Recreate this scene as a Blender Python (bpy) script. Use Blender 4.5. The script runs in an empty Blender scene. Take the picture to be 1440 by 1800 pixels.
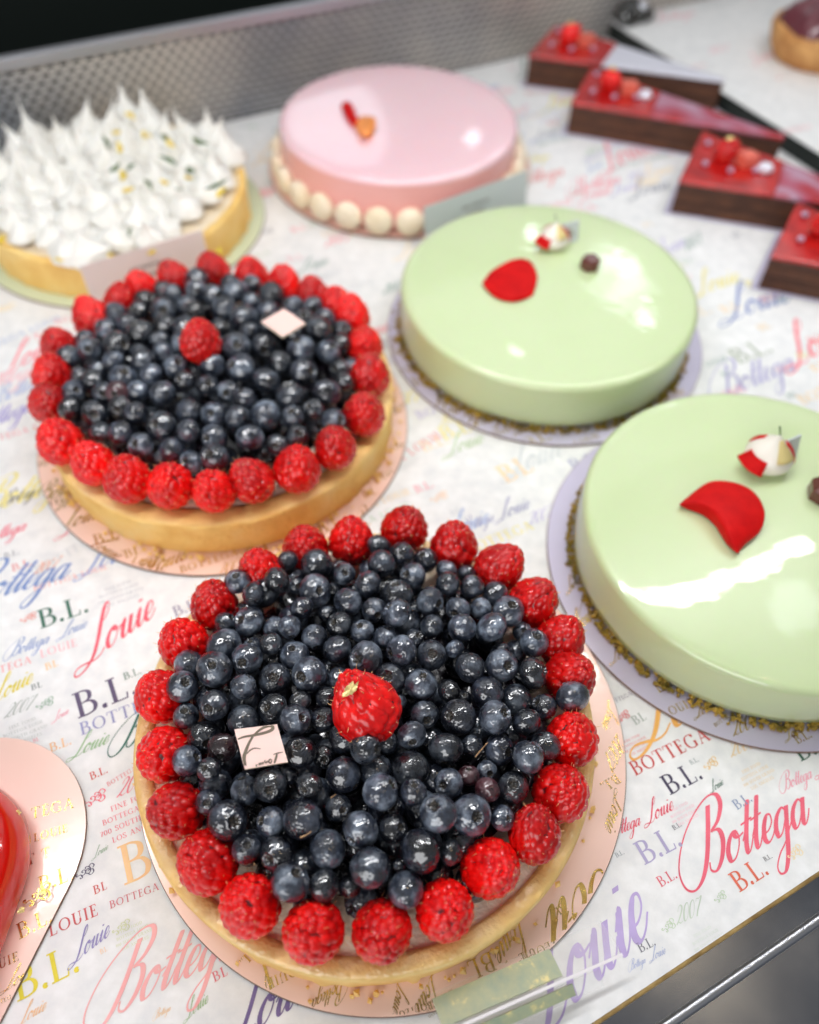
import bpy, bmesh, math, random
import numpy as np
from mathutils import Matrix, Vector

random.seed(7); rng = np.random.default_rng(11)
S = bpy.context.scene
col = S.collection
R_ = math.radians

# ------------------------------------------------------------------ camera
CF, CP, CR, CH = 1.39, 0.915371, 0.03066773, 0.3196156   # focal (1000 px), pitch, roll, height above the paper
cam_d = bpy.data.cameras.new('camera'); cam = bpy.data.objects.new('camera', cam_d); col.objects.link(cam)
cam_d.sensor_fit = 'VERTICAL'; cam_d.sensor_height = 24.0; cam_d.sensor_width = 19.2
cam_d.lens = 24.0 * CF / 1.8
_s, _c, _sp, _cp = math.sin(CR), math.cos(CR), math.sin(CP), math.cos(CP)
RIGHT = Vector((_c, _s*_sp, _s*_cp)); UPV = Vector((-_s, _c*_sp, _c*_cp)); FWD = Vector((0, _cp, -_sp))
M = Matrix.Identity(4)
for i in range(3):
    M[i][0] = RIGHT[i]; M[i][1] = UPV[i]; M[i][2] = -FWD[i]
M[2][3] = CH
cam.matrix_world = M
cam_d.clip_start = 0.01; cam_d.clip_end = 50
cam_d.dof.use_dof = True
cam_d.dof.focus_distance = 0.292
cam_d.dof.aperture_fstop = (cam_d.lens*1e-3) / 0.0063
S.camera = cam

def at(x, y, z=0.0):
    """a point of the photograph (1440 x 1800) on the level z, in metres"""
    X = (x-720)/1000; Y = -(y-900)/1000
    d = RIGHT*X + UPV*Y + FWD*CF
    t = (z-CH)/d.z
    return Vector((d.x*t, d.y*t, z))

# ------------------------------------------------------------------ light
A29 = R_(29.0)
U = Vector((math.cos(A29), math.sin(A29), 0)); V = Vector((-math.sin(A29), math.cos(A29), 0))
def uv(u, v, z=0.0): return U*u + V*v + Vector((0, 0, z))
W = bpy.data.worlds.new('World'); S.world = W; W.use_nodes = True
nt = W.node_tree
bg = nt.nodes['Background']
tc = nt.nodes.new('ShaderNodeTexCoord'); nz = nt.nodes.new('ShaderNodeTexNoise'); rp = nt.nodes.new('ShaderNodeValToRGB')
nz.inputs['Scale'].default_value = 2.2; nz.inputs['Detail'].default_value = 3
rp.color_ramp.elements[0].position = .38; rp.color_ramp.elements[0].color = (.55, .57, .60, 1)
rp.color_ramp.elements[1].position = .68; rp.color_ramp.elements[1].color = (.98, .98, .98, 1)
nt.links.new(tc.outputs['Generated'], nz.inputs['Vector']); nt.links.new(nz.outputs['Fac'], rp.inputs['Fac'])
nt.links.new(rp.outputs['Color'], bg.inputs['Color']); bg.inputs['Strength'].default_value = 0.26

def lamp(name, loc, target, sx, sy, power, color=(1, 1, 1), along=None):
    L = bpy.data.lights.new(name, 'AREA'); L.shape = 'RECTANGLE'; L.size = sx; L.size_y = sy
    L.energy = power; L.color = color
    o = bpy.data.objects.new(name, L); col.objects.link(o)
    z = (Vector(loc) - Vector(target)).normalized()
    x = (along or Vector((1, 0, 0))); x = (x - z*x.dot(z)).normalized(); y = z.cross(x)
    m = Matrix.Identity(4)
    for i in range(3): m[i][0] = x[i]; m[i][1] = y[i]; m[i][2] = z[i]; m[i][3] = loc[i]
    o.matrix_world = m
    return o
# the case's lamp tubes run along the tray above the cakes; a warm lamp hangs over the counter
AL = Vector((math.cos(R_(24)), math.sin(R_(24)), 0))
lamp('case_tube', (0.04, 0.345, 0.50), (0.04, 0.30, 0), 0.92, 0.016, 2.6, (.985, .99, 1), AL)
lamp('case_tube_back', (0.02, 0.80, 0.56), (0.0, 0.5, 0), 1.2, 0.35, .7, (.93, .97, 1), AL)
lamp('shop_ceiling', (-0.9, 0.4, 1.9), (0.05, 0.3, 0), 1.2, 0.9, 1.6, (.98, .98, 1.0), AL)
lamp('front_fill', (-0.5, -1.3, 0.75), (0.0, 0.3, 0), 1.6, .8, 14.0, (.985, .99, 1))  # unseen fill lamp, added to brighten the sides facing the camera
# round downlights in the shop ceiling, mirrored in the glazes
def downlight(x, y, z, r, power, c=(.85, .93, 1)):
    p = at(x, y, z); d = p-Vector((0, 0, CH)); d.z = -d.z; q = p+d*(1.9/d.z)
    o = lamp('ceiling_downlight', q, p, r, r, power*1.5, c); o.data.shape = 'DISK'
for a in ((1240, 1706, -.012, .05, .22, (1, .74, .45)), (1272, 1776, -.013, .05, .16, (1, .74, .45)), (1088, 482, .035, .24, .22), (1062, 446, .035, .14, .08), (1120, 512, .035, .20, .17), (1143, 562, .035, .09, .13), (1105, 455, .035, .12, .12), (938, 398, .035, .07, .10), (836, 247, .041, .08, .07), (560, 240, .041, .75, 1.1), (905, 628, .035, .04, .05), (1400, 1075, .035, .18, .18)):
    downlight(*a)

S.view_settings.view_transform = 'Standard'; S.view_settings.look = 'None'
S.view_settings.exposure = 0.11; S.view_settings.gamma = 1.0
S.cycles.max_bounces = 8; S.cycles.transparent_max_bounces = 8
S.cycles.use_denoising = True
S.cycles.caustics_reflective = False; S.cycles.caustics_refractive = False
S.cycles.sample_clamp_indirect = 4.0

# ------------------------------------------------------------------ helpers
def lin(c):
    return tuple(((v/255)/12.92 if v/255 <= .04045 else ((v/255+.055)/1.055)**2.4) for v in c)
def link(o, parent=None):
    col.objects.link(o)
    if parent: o.parent = parent
    return o
def mesh(name, verts, faces, mats, parent=None, smooth=True, mi=None, link_it=True):
    me = bpy.data.meshes.new(name)
    me.from_pydata([tuple(map(float, v)) for v in verts], [], [tuple(int(i) for i in f) for f in faces])
    for m in (mats if isinstance(mats, (list, tuple)) else [mats]): me.materials.append(m)
    if mi is not None: me.polygons.foreach_set('material_index', list(mi))
    me.polygons.foreach_set('use_smooth', [bool(smooth)]*len(me.polygons))
    me.update()
    o = bpy.data.objects.new(name, me)
    if link_it: link(o, parent)
    return o
def inst(name, me, loc, rot, sc, parent=None):
    o = bpy.data.objects.new(name, me)
    o.location = loc; o.rotation_euler = rot; o.scale = sc if hasattr(sc, '__len__') else (sc, sc, sc)
    return link(o, parent)
def tag(o, label=None, cat=None, group=None, kind=None):
    if label: o['label'] = label
    if cat: o['category'] = cat
    if group: o['group'] = group
    if kind: o['kind'] = kind
    return o
def empty(name, loc, label, cat, group=None):
    o = bpy.data.objects.new(name, None); o.empty_display_size = .02; col.objects.link(o); o.location = loc
    return tag(o, label, cat, group)

def mat(name, base, rough=.5, metal=0., coat=0., coat_r=.03, spec=.5, sss=0., sss_r=(1, .3, .2), sss_s=.004,
        ramp=None, nscale=40., ndet=4., bump=0., bscale=120., bdist=.001, per=0., trans=0., ior=1.45, rvar=0., coatbump=0., cior=1.5, cbs=0.):
    """principled material; ramp = [(pos, colour)...] driven by noise; bump from a second noise; per = per-object value change"""
    m = bpy.data.materials.new(name); m.use_nodes = True; n = m.node_tree.nodes; l = m.node_tree.links
    p = n['Principled BSDF']
    p.inputs['Base Color'].default_value = (*base, 1); p.inputs['Roughness'].default_value = rough
    p.inputs['Metallic'].default_value = metal; p.inputs['Coat Weight'].default_value = coat
    p.inputs['Coat Roughness'].default_value = coat_r; p.inputs['Specular IOR Level'].default_value = spec
    p.inputs['Subsurface Weight'].default_value = sss; p.inputs['Subsurface Radius'].default_value = sss_r
    p.inputs['Subsurface Scale'].default_value = sss_s
    p.inputs['Transmission Weight'].default_value = trans; p.inputs['IOR'].default_value = ior
    p.inputs['Coat IOR'].default_value = cior
    tcn = n.new('ShaderNodeTexCoord'); oi = n.new('ShaderNodeObjectInfo')
    off = n.new('ShaderNodeVectorMath'); off.operation = 'ADD'
    mul = n.new('ShaderNodeMath'); mul.operation = 'MULTIPLY'; mul.inputs[1].default_value = 3.7
    l.new(oi.outputs['Random'], mul.inputs[0]); l.new(tcn.outputs['Object'], off.inputs[0]); l.new(mul.outputs[0], off.inputs[1])
    vec = off.outputs[0]; c_out = None
    if ramp:
        tx = n.new('ShaderNodeTexNoise'); tx.inputs['Scale'].default_value = nscale; tx.inputs['Detail'].default_value = ndet
        tx.inputs['Roughness'].default_value = .6
        l.new(vec, tx.inputs['Vector'])
        r = n.new('ShaderNodeValToRGB'); r.color_ramp.elements[0].position = ramp[0][0]; r.color_ramp.elements[0].color = (*ramp[0][1], 1)
        r.color_ramp.elements[1].position = ramp[-1][0]; r.color_ramp.elements[1].color = (*ramp[-1][1], 1)
        for q in ramp[1:-1]:
            e = r.color_ramp.elements.new(q[0]); e.color = (*q[1], 1)
        l.new(tx.outputs['Fac'], r.inputs['Fac']); c_out = r.outputs['Color']
        if rvar:
            mr = n.new('ShaderNodeMapRange'); mr.inputs['To Min'].default_value = rough-rvar; mr.inputs['To Max'].default_value = rough+rvar
            l.new(tx.outputs['Fac'], mr.inputs['Value']); l.new(mr.outputs[0], p.inputs['Roughness'])
    if per:
        hs = n.new('ShaderNodeHueSaturation'); mr = n.new('ShaderNodeMapRange')
        mr.inputs['To Min'].default_value = 1-per; mr.inputs['To Max'].default_value = 1+per
        l.new(oi.outputs['Random'], mr.inputs['Value']); l.new(mr.outputs[0], hs.inputs['Value'])
        if c_out: l.new(c_out, hs.inputs['Color'])
        else: hs.inputs['Color'].default_value = (*base, 1)
        c_out = hs.outputs['Color']
    if c_out: l.new(c_out, p.inputs['Base Color'])
    if bump:
        t2 = n.new('ShaderNodeTexNoise'); t2.inputs['Scale'].default_value = bscale; t2.inputs['Detail'].default_value = 3
        b = n.new('ShaderNodeBump'); b.inputs['Strength'].default_value = bump; b.inputs['Distance'].default_value = bdist
        l.new(vec, t2.inputs['Vector']); l.new(t2.outputs['Fac'], b.inputs['Height']); l.new(b.outputs[0], p.inputs['Normal'])
        if coat and coatbump:
            b2 = n.new('ShaderNodeBump'); b2.inputs['Strength'].default_value = coatbump; b2.inputs['Distance'].default_value = bdist
            t3 = t2
            if cbs:
                t3 = n.new('ShaderNodeTexNoise'); t3.inputs['Scale'].default_value = cbs; t3.inputs['Detail'].default_value = 1; l.new(vec, t3.inputs['Vector'])
            l.new(t3.outputs['Fac'], b2.inputs['Height']); l.new(b2.outputs[0], p.inputs['Coat Normal'])
    return m

def lathe(profile, n=128, wob=None):
    """profile [(r, z)...] turned round the z axis -> verts, faces; wob(angle, r, z) -> (r, z)"""
    vs, fs = [], []
    for j in range(n):
        a = 2*math.pi*j/n
        for r, z in profile:
            if wob: r, z = wob(a, r, z)
            vs.append((r*math.cos(a), r*math.sin(a), z))
    k = len(profile)
    for j in range(n):
        j2 = (j+1) % n
        for i in range(k-1):
            fs.append((j*k+i, j2*k+i, j2*k+i+1, j*k+i+1))
    return vs, fs
def box(c, sx, sy, sz, ax=None):
    ax = ax or (Vector((1, 0, 0)), Vector((0, 1, 0)), Vector((0, 0, 1)))
    vs = [Vector(c)+ax[0]*(sx*i)+ax[1]*(sy*j)+ax[2]*(sz*k) for i in (-.5, .5) for j in (-.5, .5) for k in (-.5, .5)]
    fs = [(0, 1, 3, 2), (4, 6, 7, 5), (0, 4, 5, 1), (2, 3, 7, 6), (0, 2, 6, 4), (1, 5, 7, 3)]
    return vs, fs
def join(parts):
    vs, fs, o = [], [], 0
    for v, f in parts:
        vs += list(v); fs += [tuple(i+o for i in q) for q in f]; o += len(v)
    return vs, fs
def bevel(o, w=.0006, seg=2):
    m = o.modifiers.new('bevel', 'BEVEL'); m.width = w; m.segments = seg; m.limit_method = 'ANGLE'
    return o
def nz3(a, seed=0):   # cheap smooth periodic noise of an angle
    r = random.Random(seed); s = 0
    for k in range(2, 16):
        s += math.sin(a*k + r.random()*6.28) / k**.7 * (r.random()-.2)
    return s

# ------------------------------------------------------------------ pen lettering
def cr(pts, n=10):
    P = [np.array(p, float) for p in pts]
    P = [2*P[0]-P[1]] + P + [2*P[-1]-P[-2]]
    out = []
    for i in range(1, len(P)-2):
        p0, p1, p2, p3 = P[i-1:i+3]
        for k in range(n):
            t = k/n
            out.append(.5*((2*p1)+(-p0+p2)*t+(2*p0-5*p1+4*p2-p3)*t*t+(-p0+3*p1-3*p2+p3)*t**3))
    out.append(P[-2]); return np.array(out)
def pen(pts, mode, T, t, n=10, smooth=True):
    p = cr(pts, n) if smooth else np.array(pts, float)
    d = np.gradient(p, axis=0); L = np.hypot(d[:, 0], d[:, 1])+1e-9
    if mode == 'script': s = np.clip(-d[:, 1]/L, 0, 1)**1.6
    elif mode == 'nib': s = np.abs(d[:, 1]/L)**1.8
    elif mode == 'thick': s = np.ones(len(p))
    else: s = np.zeros(len(p))
    w = t+(T-t)*s
    if mode == 'script': 
        w = np.convolve(np.pad(w, 2, 'edge'), np.ones(5)/5, 'valid')
    nrm = np.stack([-d[:, 1]/L, d[:, 0]/L], 1)
    return p+nrm*w[:, None]/2, p-nrm*w[:, None]/2
def S_(x0, x1, y): return ([(x0, y), (x1, y)], 'thin')
def stem(x, y0=0, y1=1, a=1, b=1):
    r = [([(x, y0), (x, (y0+y1)/2), (x, y1)], 'thick')]
    if a: r.append(S_(x-.16, x+.16, y0+.02))
    if b: r.append(S_(x-.16, x+.16, y1-.02))
    return r
def ell(cx, cy, rx, ry, n=14): return [(cx+rx*math.cos(2*math.pi*k/n), cy+ry*math.sin(2*math.pi*k/n)) for k in range(n+1)]
ROMAN = {
 'B': (stem(.18)+[([(.18,.98),(.36,.98),(.54,.90),(.58,.75),(.52,.60),(.36,.53),(.18,.52)],'nib'),([(.34,.53),(.56,.49),(.68,.30),(.60,.09),(.38,.02),(.18,.02)],'nib')], .80),
 'L': (stem(.18)+[S_(.18,.58,.02),([(.585,.0),(.62,.24)],'thin')], .70),
 'O': ([(ell(.47,.5,.40,.47),'nib')], .98),
 'T': (stem(.38,0,.98,1,0)+[S_(.03,.73,.98),([(.03,.99),(.01,.76)],'thin'),([(.73,.99),(.75,.76)],'thin')], .80),
 'E': (stem(.18)+[S_(.18,.54,.98),([(.54,.99),(.56,.80)],'thin'),S_(.18,.44,.52),([(.44,.42),(.44,.62)],'thin'),S_(.18,.57,.02),([(.575,.0),(.61,.22)],'thin')], .68),
 'G': ([([(.80,.76),(.68,.93),(.48,.98),(.2,.86),(.07,.5),(.2,.14),(.48,.02),(.68,.05),(.80,.12)],'nib')]+[([(.79,.05),(.79,.42)],'thick'),S_(.66,.90,.42),([(.80,.99),(.80,.74)],'thin')], .98),
 'A': ([([(.10,0),(.42,1)],'thin'),([(.42,1),(.59,.5),(.75,0)],'thick'),S_(.20,.62,.36),S_(0,.22,.02),S_(.62,.90,.02)], .88),
 'U': ([([(.18,1),(.18,.35)],'thick'),([(.18,.40),(.22,.12),(.42,.0),(.62,.12),(.68,.40)],'nib'),([(.68,.36),(.68,1)],'thin'),S_(.02,.34,.98),S_(.56,.80,.98)], .86),
 'I': (stem(.18), .37),
 'S': ([([(.52,.78),(.44,.94),(.28,.98),(.10,.86),(.14,.64),(.34,.50),(.52,.34),(.50,.12),(.30,.02),(.12,.06),(.06,.24)],'nib')], .62),
 'N': ([([(.16,0),(.16,1)],'thin'),([(.14,1),(.45,.5),(.78,0)],'thick'),([(.80,0),(.80,1)],'thin'),S_(.02,.30,.02),S_(.68,.92,.98)], .96),
 'H': (stem(.18)+stem(.72)+[S_(.18,.72,.5)], .92),
 'R': (stem(.18)+[([(.18,.98),(.36,.98),(.56,.88),(.58,.72),(.50,.56),(.34,.50),(.18,.49)],'nib'),([(.34,.5),(.55,.22),(.76,0)],'thick')], .80),
 'D': (stem(.18)+[([(.18,.98),(.45,.96),(.74,.78),(.80,.5),(.74,.2),(.45,.03),(.18,.02)],'nib')], .92),
 'V': ([([(.06,1),(.24,.5),(.42,0)],'thick'),([(.42,0),(.76,1)],'thin'),S_(-.06,.2,.98),S_(.64,.88,.98)], .86),
 'F': (stem(.18)+[S_(.18,.54,.98),([(.54,.99),(.56,.80)],'thin'),S_(.18,.44,.52)], .62),
 '0': ([(ell(.3,.45,.24,.42),'nib')], .62),
 '1': (stem(.2,0,.9,1,0)+[([(.06,.76),(.2,.9)],'thin')], .42),
 '7': ([S_(.04,.56,.86),([(.56,.86),(.36,.4),(.24,0)],'thick')], .6),
 '.': ([(ell(.05,.07,.02,.02,6),'thick')], .13),
 ' ': ([], .42),
}
SCRIPT = {
 'o': ([[(.60,.92),(.38,1.02),(.14,.78),(.04,.38),(.18,.02),(.42,.04),(.62,.36),(.66,.74),(.50,1.0),(.44,.86),(.62,.74),(.92,.82)]], .88),
 'u': ([[(-.1,.55),(.18,1.02),(.14,.6),(.10,.22),(.24,0),(.44,.22),(.64,1.02)],[(.64,1.02),(.58,.5),(.58,.16),(.72,0),(.9,.2),(1.02,.5)]], 1.0),
 'i': ([[(-.05,.6),(.16,1.02),(.12,.6),(.08,.2),(.22,0),(.4,.2),(.5,.5)],[(.2,1.52),(.19,1.40)]], .50),
 'e': ([[(-.05,.4),(.28,.42),(.5,.68),(.44,.98),(.24,1.0),(.07,.66),(.06,.22),(.26,0),(.5,.14),(.68,.46)]], .64),
 't': ([[(-.05,.5),(.2,1.1),(.34,1.95),(.24,1.3),(.13,.4),(.2,.02),(.36,.1),(.52,.5)],[(-.12,1.12),(.5,1.22)]], .50),
 'g': ([[(.62,.88),(.42,1.02),(.14,.78),(.04,.36),(.16,.02),(.38,.12),(.6,.6),(.7,1.02)],[(.7,1.02),(.64,.2),(.56,-.7),(.36,-1.25),(.06,-1.28),(-.08,-1.0),(.12,-.6),(.5,-.25),(.98,.45)]], .92),
 'a': ([[(.62,.88),(.42,1.02),(.14,.78),(.04,.36),(.16,.02),(.38,.12),(.6,.6),(.7,1.02)],[(.7,1.02),(.64,.5),(.62,.14),(.74,0),(.9,.2),(1.0,.5)]], .98),
 'L': ([[(.78,1.75),(1.02,2.0),(1.12,2.45),(.98,2.7),(.80,2.45),(.66,1.8),(.50,.8),(.28,.1),(-.15,-.32),(-.62,-.42),(-.84,-.22),(-.66,.0),(-.2,-.02),(.35,-.14),(.75,-.06),(1.0,.2)]], 1.08),
 'B': ([[(.72,2.45),(.68,1.6),(.56,.6),(.30,-.08),(-.15,-.36),(-.65,-.1),(-.95,.6),(-.75,1.5),(-.2,2.25),(.55,2.75),(1.15,2.75),(1.42,2.3),(1.25,1.75),(.85,1.42)],[(.82,1.44),(1.25,1.35),(1.45,.9),(1.35,.3),(1.05,-.05),(.75,.05),(.68,.35)]], 1.62),
 '2': ([[(.12,1.3),(.2,1.75),(.5,1.95),(.78,1.6),(.62,1.0),(.3,.4),(.0,.0),(.3,.18),(.6,.0),(.95,.12)]], 1.0),
 '0': ([[(.5,1.9),(.2,1.6),(.06,.9),(.14,.2),(.4,0),(.7,.4),(.8,1.2),(.66,1.8),(.46,1.9)]], .92),
 '7': ([[(.1,1.55),(.2,1.85),(.55,1.75),(.95,1.9),(.7,1.2),(.4,.5),(.28,-.1)]], .9),
 ' ': ([], .6),
}
ORN = [[(0,0),(.35,.1),(.7,-.1),(1.0,.05),(1.1,.35),(.85,.5),(.65,.35),(.78,.2)],[(0,0),(-.12,.16),(-.02,.3),(.1,.2)],[(1.0,.05),(1.4,-.15),(1.7,.15),(1.6,.6),(1.25,.75),(1.1,.55)],
       [(1.3,-.1),(1.6,-.4),(2.0,-.2),(1.95,.2),(1.7,.2)],[(1.5,.6),(1.9,.9),(2.2,.6),(2.0,.35)],[(.5,.0),(.6,-.3),(.4,-.4),(.3,-.25)],[(1.2,.3),(1.4,.45),(1.55,.25),(1.35,.15)]]
class Print:
    """collects lettering strokes as flat ribbons; every colour a material slot"""
    def __init__(s): s.v = []; s.f = []; s.m = []; s.mats = []; s.k = 0
    def slot(s, m):
        if m not in s.mats: s.mats.append(m)
        return s.mats.index(m)
    def ribbon(s, a, b, O, X, Y, sc, z, mi, clip=None):
        s.k += 1
        n = len(a); base = len(s.v); zz = z + (s.k % 5)*2e-5
        for i in range(n):
            for q in (a[i], b[i]):
                s.v.append(O + X*(q[0]*sc) + Y*(q[1]*sc) + Vector((0, 0, zz + 1.2e-5*i/n)))
        for i in range(n-1):
            quad = (base+2*i, base+2*i+1, base+2*i+3, base+2*i+2)
            if clip and not all(clip(s.v[j]) for j in quad): continue
            s.f.append(quad); s.m.append(mi)
    def word(s, text, font, A, B, m, z=1.5e-4, bold=1., space=None, clip=None, flip=1):
        if clip is None and z < 1e-3: clip = lambda v: v.dot(V) > VF+.0004
        A = Vector(A); B = Vector(B); A.z = 0; B.z = 0; d = B-A; X = d.normalized(); Y = Vector((-X.y, X.x, 0))*flip
        F = ROMAN if font == 'roman' else SCRIPT
        sp = (space if space is not None else (.12 if font == 'roman' else .04))
        tot = sum(F[c][1]+sp for c in text)-sp
        sc = d.length/tot; x = 0; mi = s.slot(m)
        sm = 6 if sc*1390/.35 < 14 else 10
        for c in text:
            g, adv = F[c]
            for st in g:
                if font == 'roman':
                    pts, mode = st
                    a, b = pen(pts, mode, .150*bold, .050*bold, max(3, sm//2), smooth=len(pts) > 3)
                else:
                    a, b = pen(st, 'script', .25*bold, .075*bold, sm)
                    a = a.copy(); b = b.copy(); a[:, 0] += a[:, 1]*.66; b[:, 0] += b[:, 1]*.66
                off = np.array([x, 0])
                s.ribbon(a+off, b+off, A, X, Y, sc, z, mi, clip)
            x += adv+sp
    def strokes(s, L, A, X, Y, sc, m, z=1.5e-4, T=.14, t=.05, clip=None):
        mi = s.slot(m)
        for st in L:
            a, b = pen(st, 'nib', T, t, 6); s.ribbon(a, b, Vector(A), X, Y, sc, z, mi, clip)
    def build(s, name, parent=None):
        return mesh(name, s.v, s.f, s.mats, parent, smooth=False, mi=s.m)
INK = {}
def ink(r, g, b):
    k = (r, g, b)
    if k not in INK:
        INK[k] = mat('ink_%d' % len(INK), lin(k), .6, ramp=[(.3, lin(k)), (.75, tuple(min(1, v*1.25+.03) for v in lin(k)))], nscale=60)
    return INK[k]

# ------------------------------------------------------------------ materials
M_paper = mat('vellum_paper', lin((236, 236, 235)), .55, ramp=[(.3, lin((228, 229, 230))), (.5, lin((237, 237, 236))), (.72, lin((246, 246, 246)))], nscale=130, ndet=7, bump=.16, bscale=7, bdist=.004)
M_wood = mat('gilt_edge', lin((176, 142, 88)), .4, metal=.3, ramp=[(.3, lin((120, 92, 52))), (.7, lin((206, 174, 112)))], nscale=90)
M_steel = mat('brushed_steel', lin((134, 142, 156)), .22, metal=1., ramp=[(.28, lin((116, 124, 140))), (.5, lin((134, 142, 156))), (.75, lin((160, 166, 176)))], nscale=22, ndet=7, rvar=.04)  # mild noise tones in the colour stand in for cloudy reflections
M_steel_l = mat('polished_steel', lin((196, 198, 204)), .38, metal=1.)
M_dark = mat('dark_backing', (.006, .011, .009), .5)
M_grille = mat('grille_steel', lin((186, 182, 178)), .5, metal=.45, ramp=[(.38, lin((140, 144, 152))), (.62, lin((206, 200, 192)))], nscale=4)
def blueberry_mat(name, d, b, hi):
    m = mat(name, b, .38, coat=1.0, coat_r=.03, spec=.3, ramp=[(.34, d), (.50, b), (.68, hi)], nscale=1.1, ndet=5, per=.75, bump=.15, bscale=9, bdist=.05, coatbump=.13, cbs=2.6, cior=1.9)
    return m
M_blue = blueberry_mat('blueberry_skin', (.0025, .003, .006), (.024, .031, .048), (.150, .180, .225))
M_blue_dk = blueberry_mat('blueberry_skin_dark', (.002, .0022, .004), (.008, .010, .018), (.05, .062, .09))
M_blue_red = blueberry_mat('blueberry_skin_red', (.012, .004, .006), (.06, .016, .022), (.10, .05, .06))
M_calyx = mat('blueberry_calyx', (.012, .010, .010), .6, coat=.8, coat_r=.1, ramp=[(.4, (.004, .004, .004)), (.7, (.10, .075, .05))], nscale=6, bump=.6, bscale=9, bdist=.1)
M_stalk = mat('berry_stalk', lin((190, 150, 110)), .6)
M_rasp = mat('raspberry_flesh', (.62, .008, .008), .45, coat=.9, coat_r=.03, spec=.2, sss=.35, sss_s=.005, sss_r=(1, .12, .08), ramp=[(.3, (.50, .001, .002)), (.6, (.80, .004, .003)), (.8, (.92, .016, .008))], nscale=1.1, ndet=2, per=.24, cior=1.5)
M_rasp_core = mat('raspberry_gap', (.12, .001, .003), .35, coat=1., coat_r=.1)
M_hair = mat('raspberry_hair', lin((236, 186, 130)), .5)
M_crust = mat('pastry', lin((240, 198, 124)), .62, ramp=[(.25, lin((226, 174, 94))), (.5, lin((247, 208, 132))), (.75, lin((253, 226, 166)))], nscale=38, ndet=9, bump=.5, bscale=420, bdist=.0006)
M_crust_b = mat('pastry_baked', lin((228, 176, 96)), .58, ramp=[(.25, lin((228, 170, 80))), (.5, lin((250, 208, 122))), (.75, lin((253, 224, 156)))], nscale=34, ndet=9, bump=.9, bscale=330, bdist=.0012)
M_crust_g = mat('pastry_glazed', lin((238, 188, 104)), .5, coat=1., coat_r=.05, ramp=[(.25, lin((228, 172, 90))), (.5, lin((248, 206, 124))), (.75, lin((253, 224, 154)))], nscale=40, ndet=6, bump=.4, bscale=520, bdist=.0010, coatbump=.9, cior=1.8)
M_cream = mat('custard', lin((250, 234, 205)), .35, coat=.8, coat_r=.05, bump=.6, bscale=240, bdist=.0016, coatbump=.8, ramp=[(.3, lin((250, 226, 186))), (.7, lin((255, 244, 226)))], nscale=70)
M_board_p = mat('pink_board', lin((250, 212, 198)), .30, metal=.06, coat=.8, coat_r=.13, ramp=[(.3, lin((248, 206, 190))), (.7, lin((252, 218, 205)))], nscale=9, bump=.10, bscale=60, bdist=.002, coatbump=.12)
M_board_l = mat('lilac_board', lin((206, 198, 224)), .3, metal=.15, coat=.6, coat_r=.12, ramp=[(.3, lin((196, 188, 214))), (.7, lin((214, 208, 230)))], nscale=10, bump=.08, bscale=60, bdist=.002, coatbump=.1)
M_board_g = mat('mint_board', lin((214, 226, 196)), .35, coat=.5, coat_r=.12)
M_board_e = mat('board_edge', lin((120, 96, 84)), .6)
M_gold = mat('gold_foil', lin((206, 160, 74)), .26, metal=1., bump=.25, bscale=700, bdist=.0006, ramp=[(.3, lin((176, 124, 50))), (.7, lin((246, 216, 130)))], nscale=90)
M_goldleaf = mat('gold_leaf', lin((240, 220, 150)), .35, metal=.55, bump=.5, bscale=500, bdist=.0006)
M_green = mat('green_glaze', lin((204, 220, 172)), .30, coat=1., coat_r=.015, sss=.15, sss_s=.004, sss_r=(.6, 1, .4), ramp=[(.3, lin((200, 217, 165))), (.7, lin((207, 222, 176)))], nscale=9, bump=.05, bscale=26, bdist=.003, coatbump=.10)
M_crumb = mat('pistachio_crumb', lin((140, 120, 44)), .7, ramp=[(.3, lin((92, 84, 30))), (.5, lin((150, 124, 44))), (.7, lin((198, 160, 66)))], nscale=160, bump=.6, bscale=500, bdist=.001)
M_petal = mat('rose_petal', lin((196, 8, 14)), .62, ramp=[(.3, lin((186, 4, 10))), (.7, lin((214, 18, 18)))], nscale=90, ndet=8, bump=.35, bscale=900, bdist=.0003, spec=.18)
M_white = mat('white_meringue', lin((246, 243, 236)), .5, sss=.3, sss_s=.004, sss_r=(1, .9, .8), bump=.15, bscale=90, bdist=.001)
M_whitechoc = mat('white_chocolate', lin((240, 234, 222)), .3, coat=.3)
M_choc = mat('dark_chocolate', lin((98, 50, 44)), .25, coat=.5, coat_r=.1)
M_pinkg = mat('pink_glaze', lin((250, 208, 214)), .22, coat=1., coat_r=.03, sss=.15, sss_s=.004, ramp=[(.3, lin((248, 202, 210))), (.7, lin((250, 214, 220)))], nscale=7, bump=.05, bscale=20, bdist=.003, coatbump=.08)
M_pinks = mat('pink_side', lin((246, 180, 174)), .3, coat=.7, coat_r=.08)
M_shell = mat('macaron_shell', lin((246, 232, 204)), .5, ramp=[(.3, lin((243, 226, 192))), (.7, lin((249, 238, 216)))], nscale=60)
M_orange = mat('orange_petal', lin((246, 150, 70)), .4, coat=.4)
M_redgl = mat('red_mirror_glaze', lin((206, 20, 10)), .18, coat=1., coat_r=.02, sss=.1, sss_s=.004, bump=.05, bscale=18, bdist=.003, coatbump=.08)
M_brown = mat('chocolate_sponge', lin((80, 46, 28)), .6, ramp=[(.3, lin((66, 36, 22))), (.7, lin((98, 58, 36)))], nscale=60, ndet=8, bump=.5, bscale=300, bdist=.001)
M_brown_d = mat('chocolate_layer', lin((70, 40, 27)), .6, ramp=[(.3, lin((60, 34, 22))), (.7, lin((84, 50, 34)))], nscale=90, ndet=8, bump=.4, bscale=400, bdist=.001)
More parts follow.
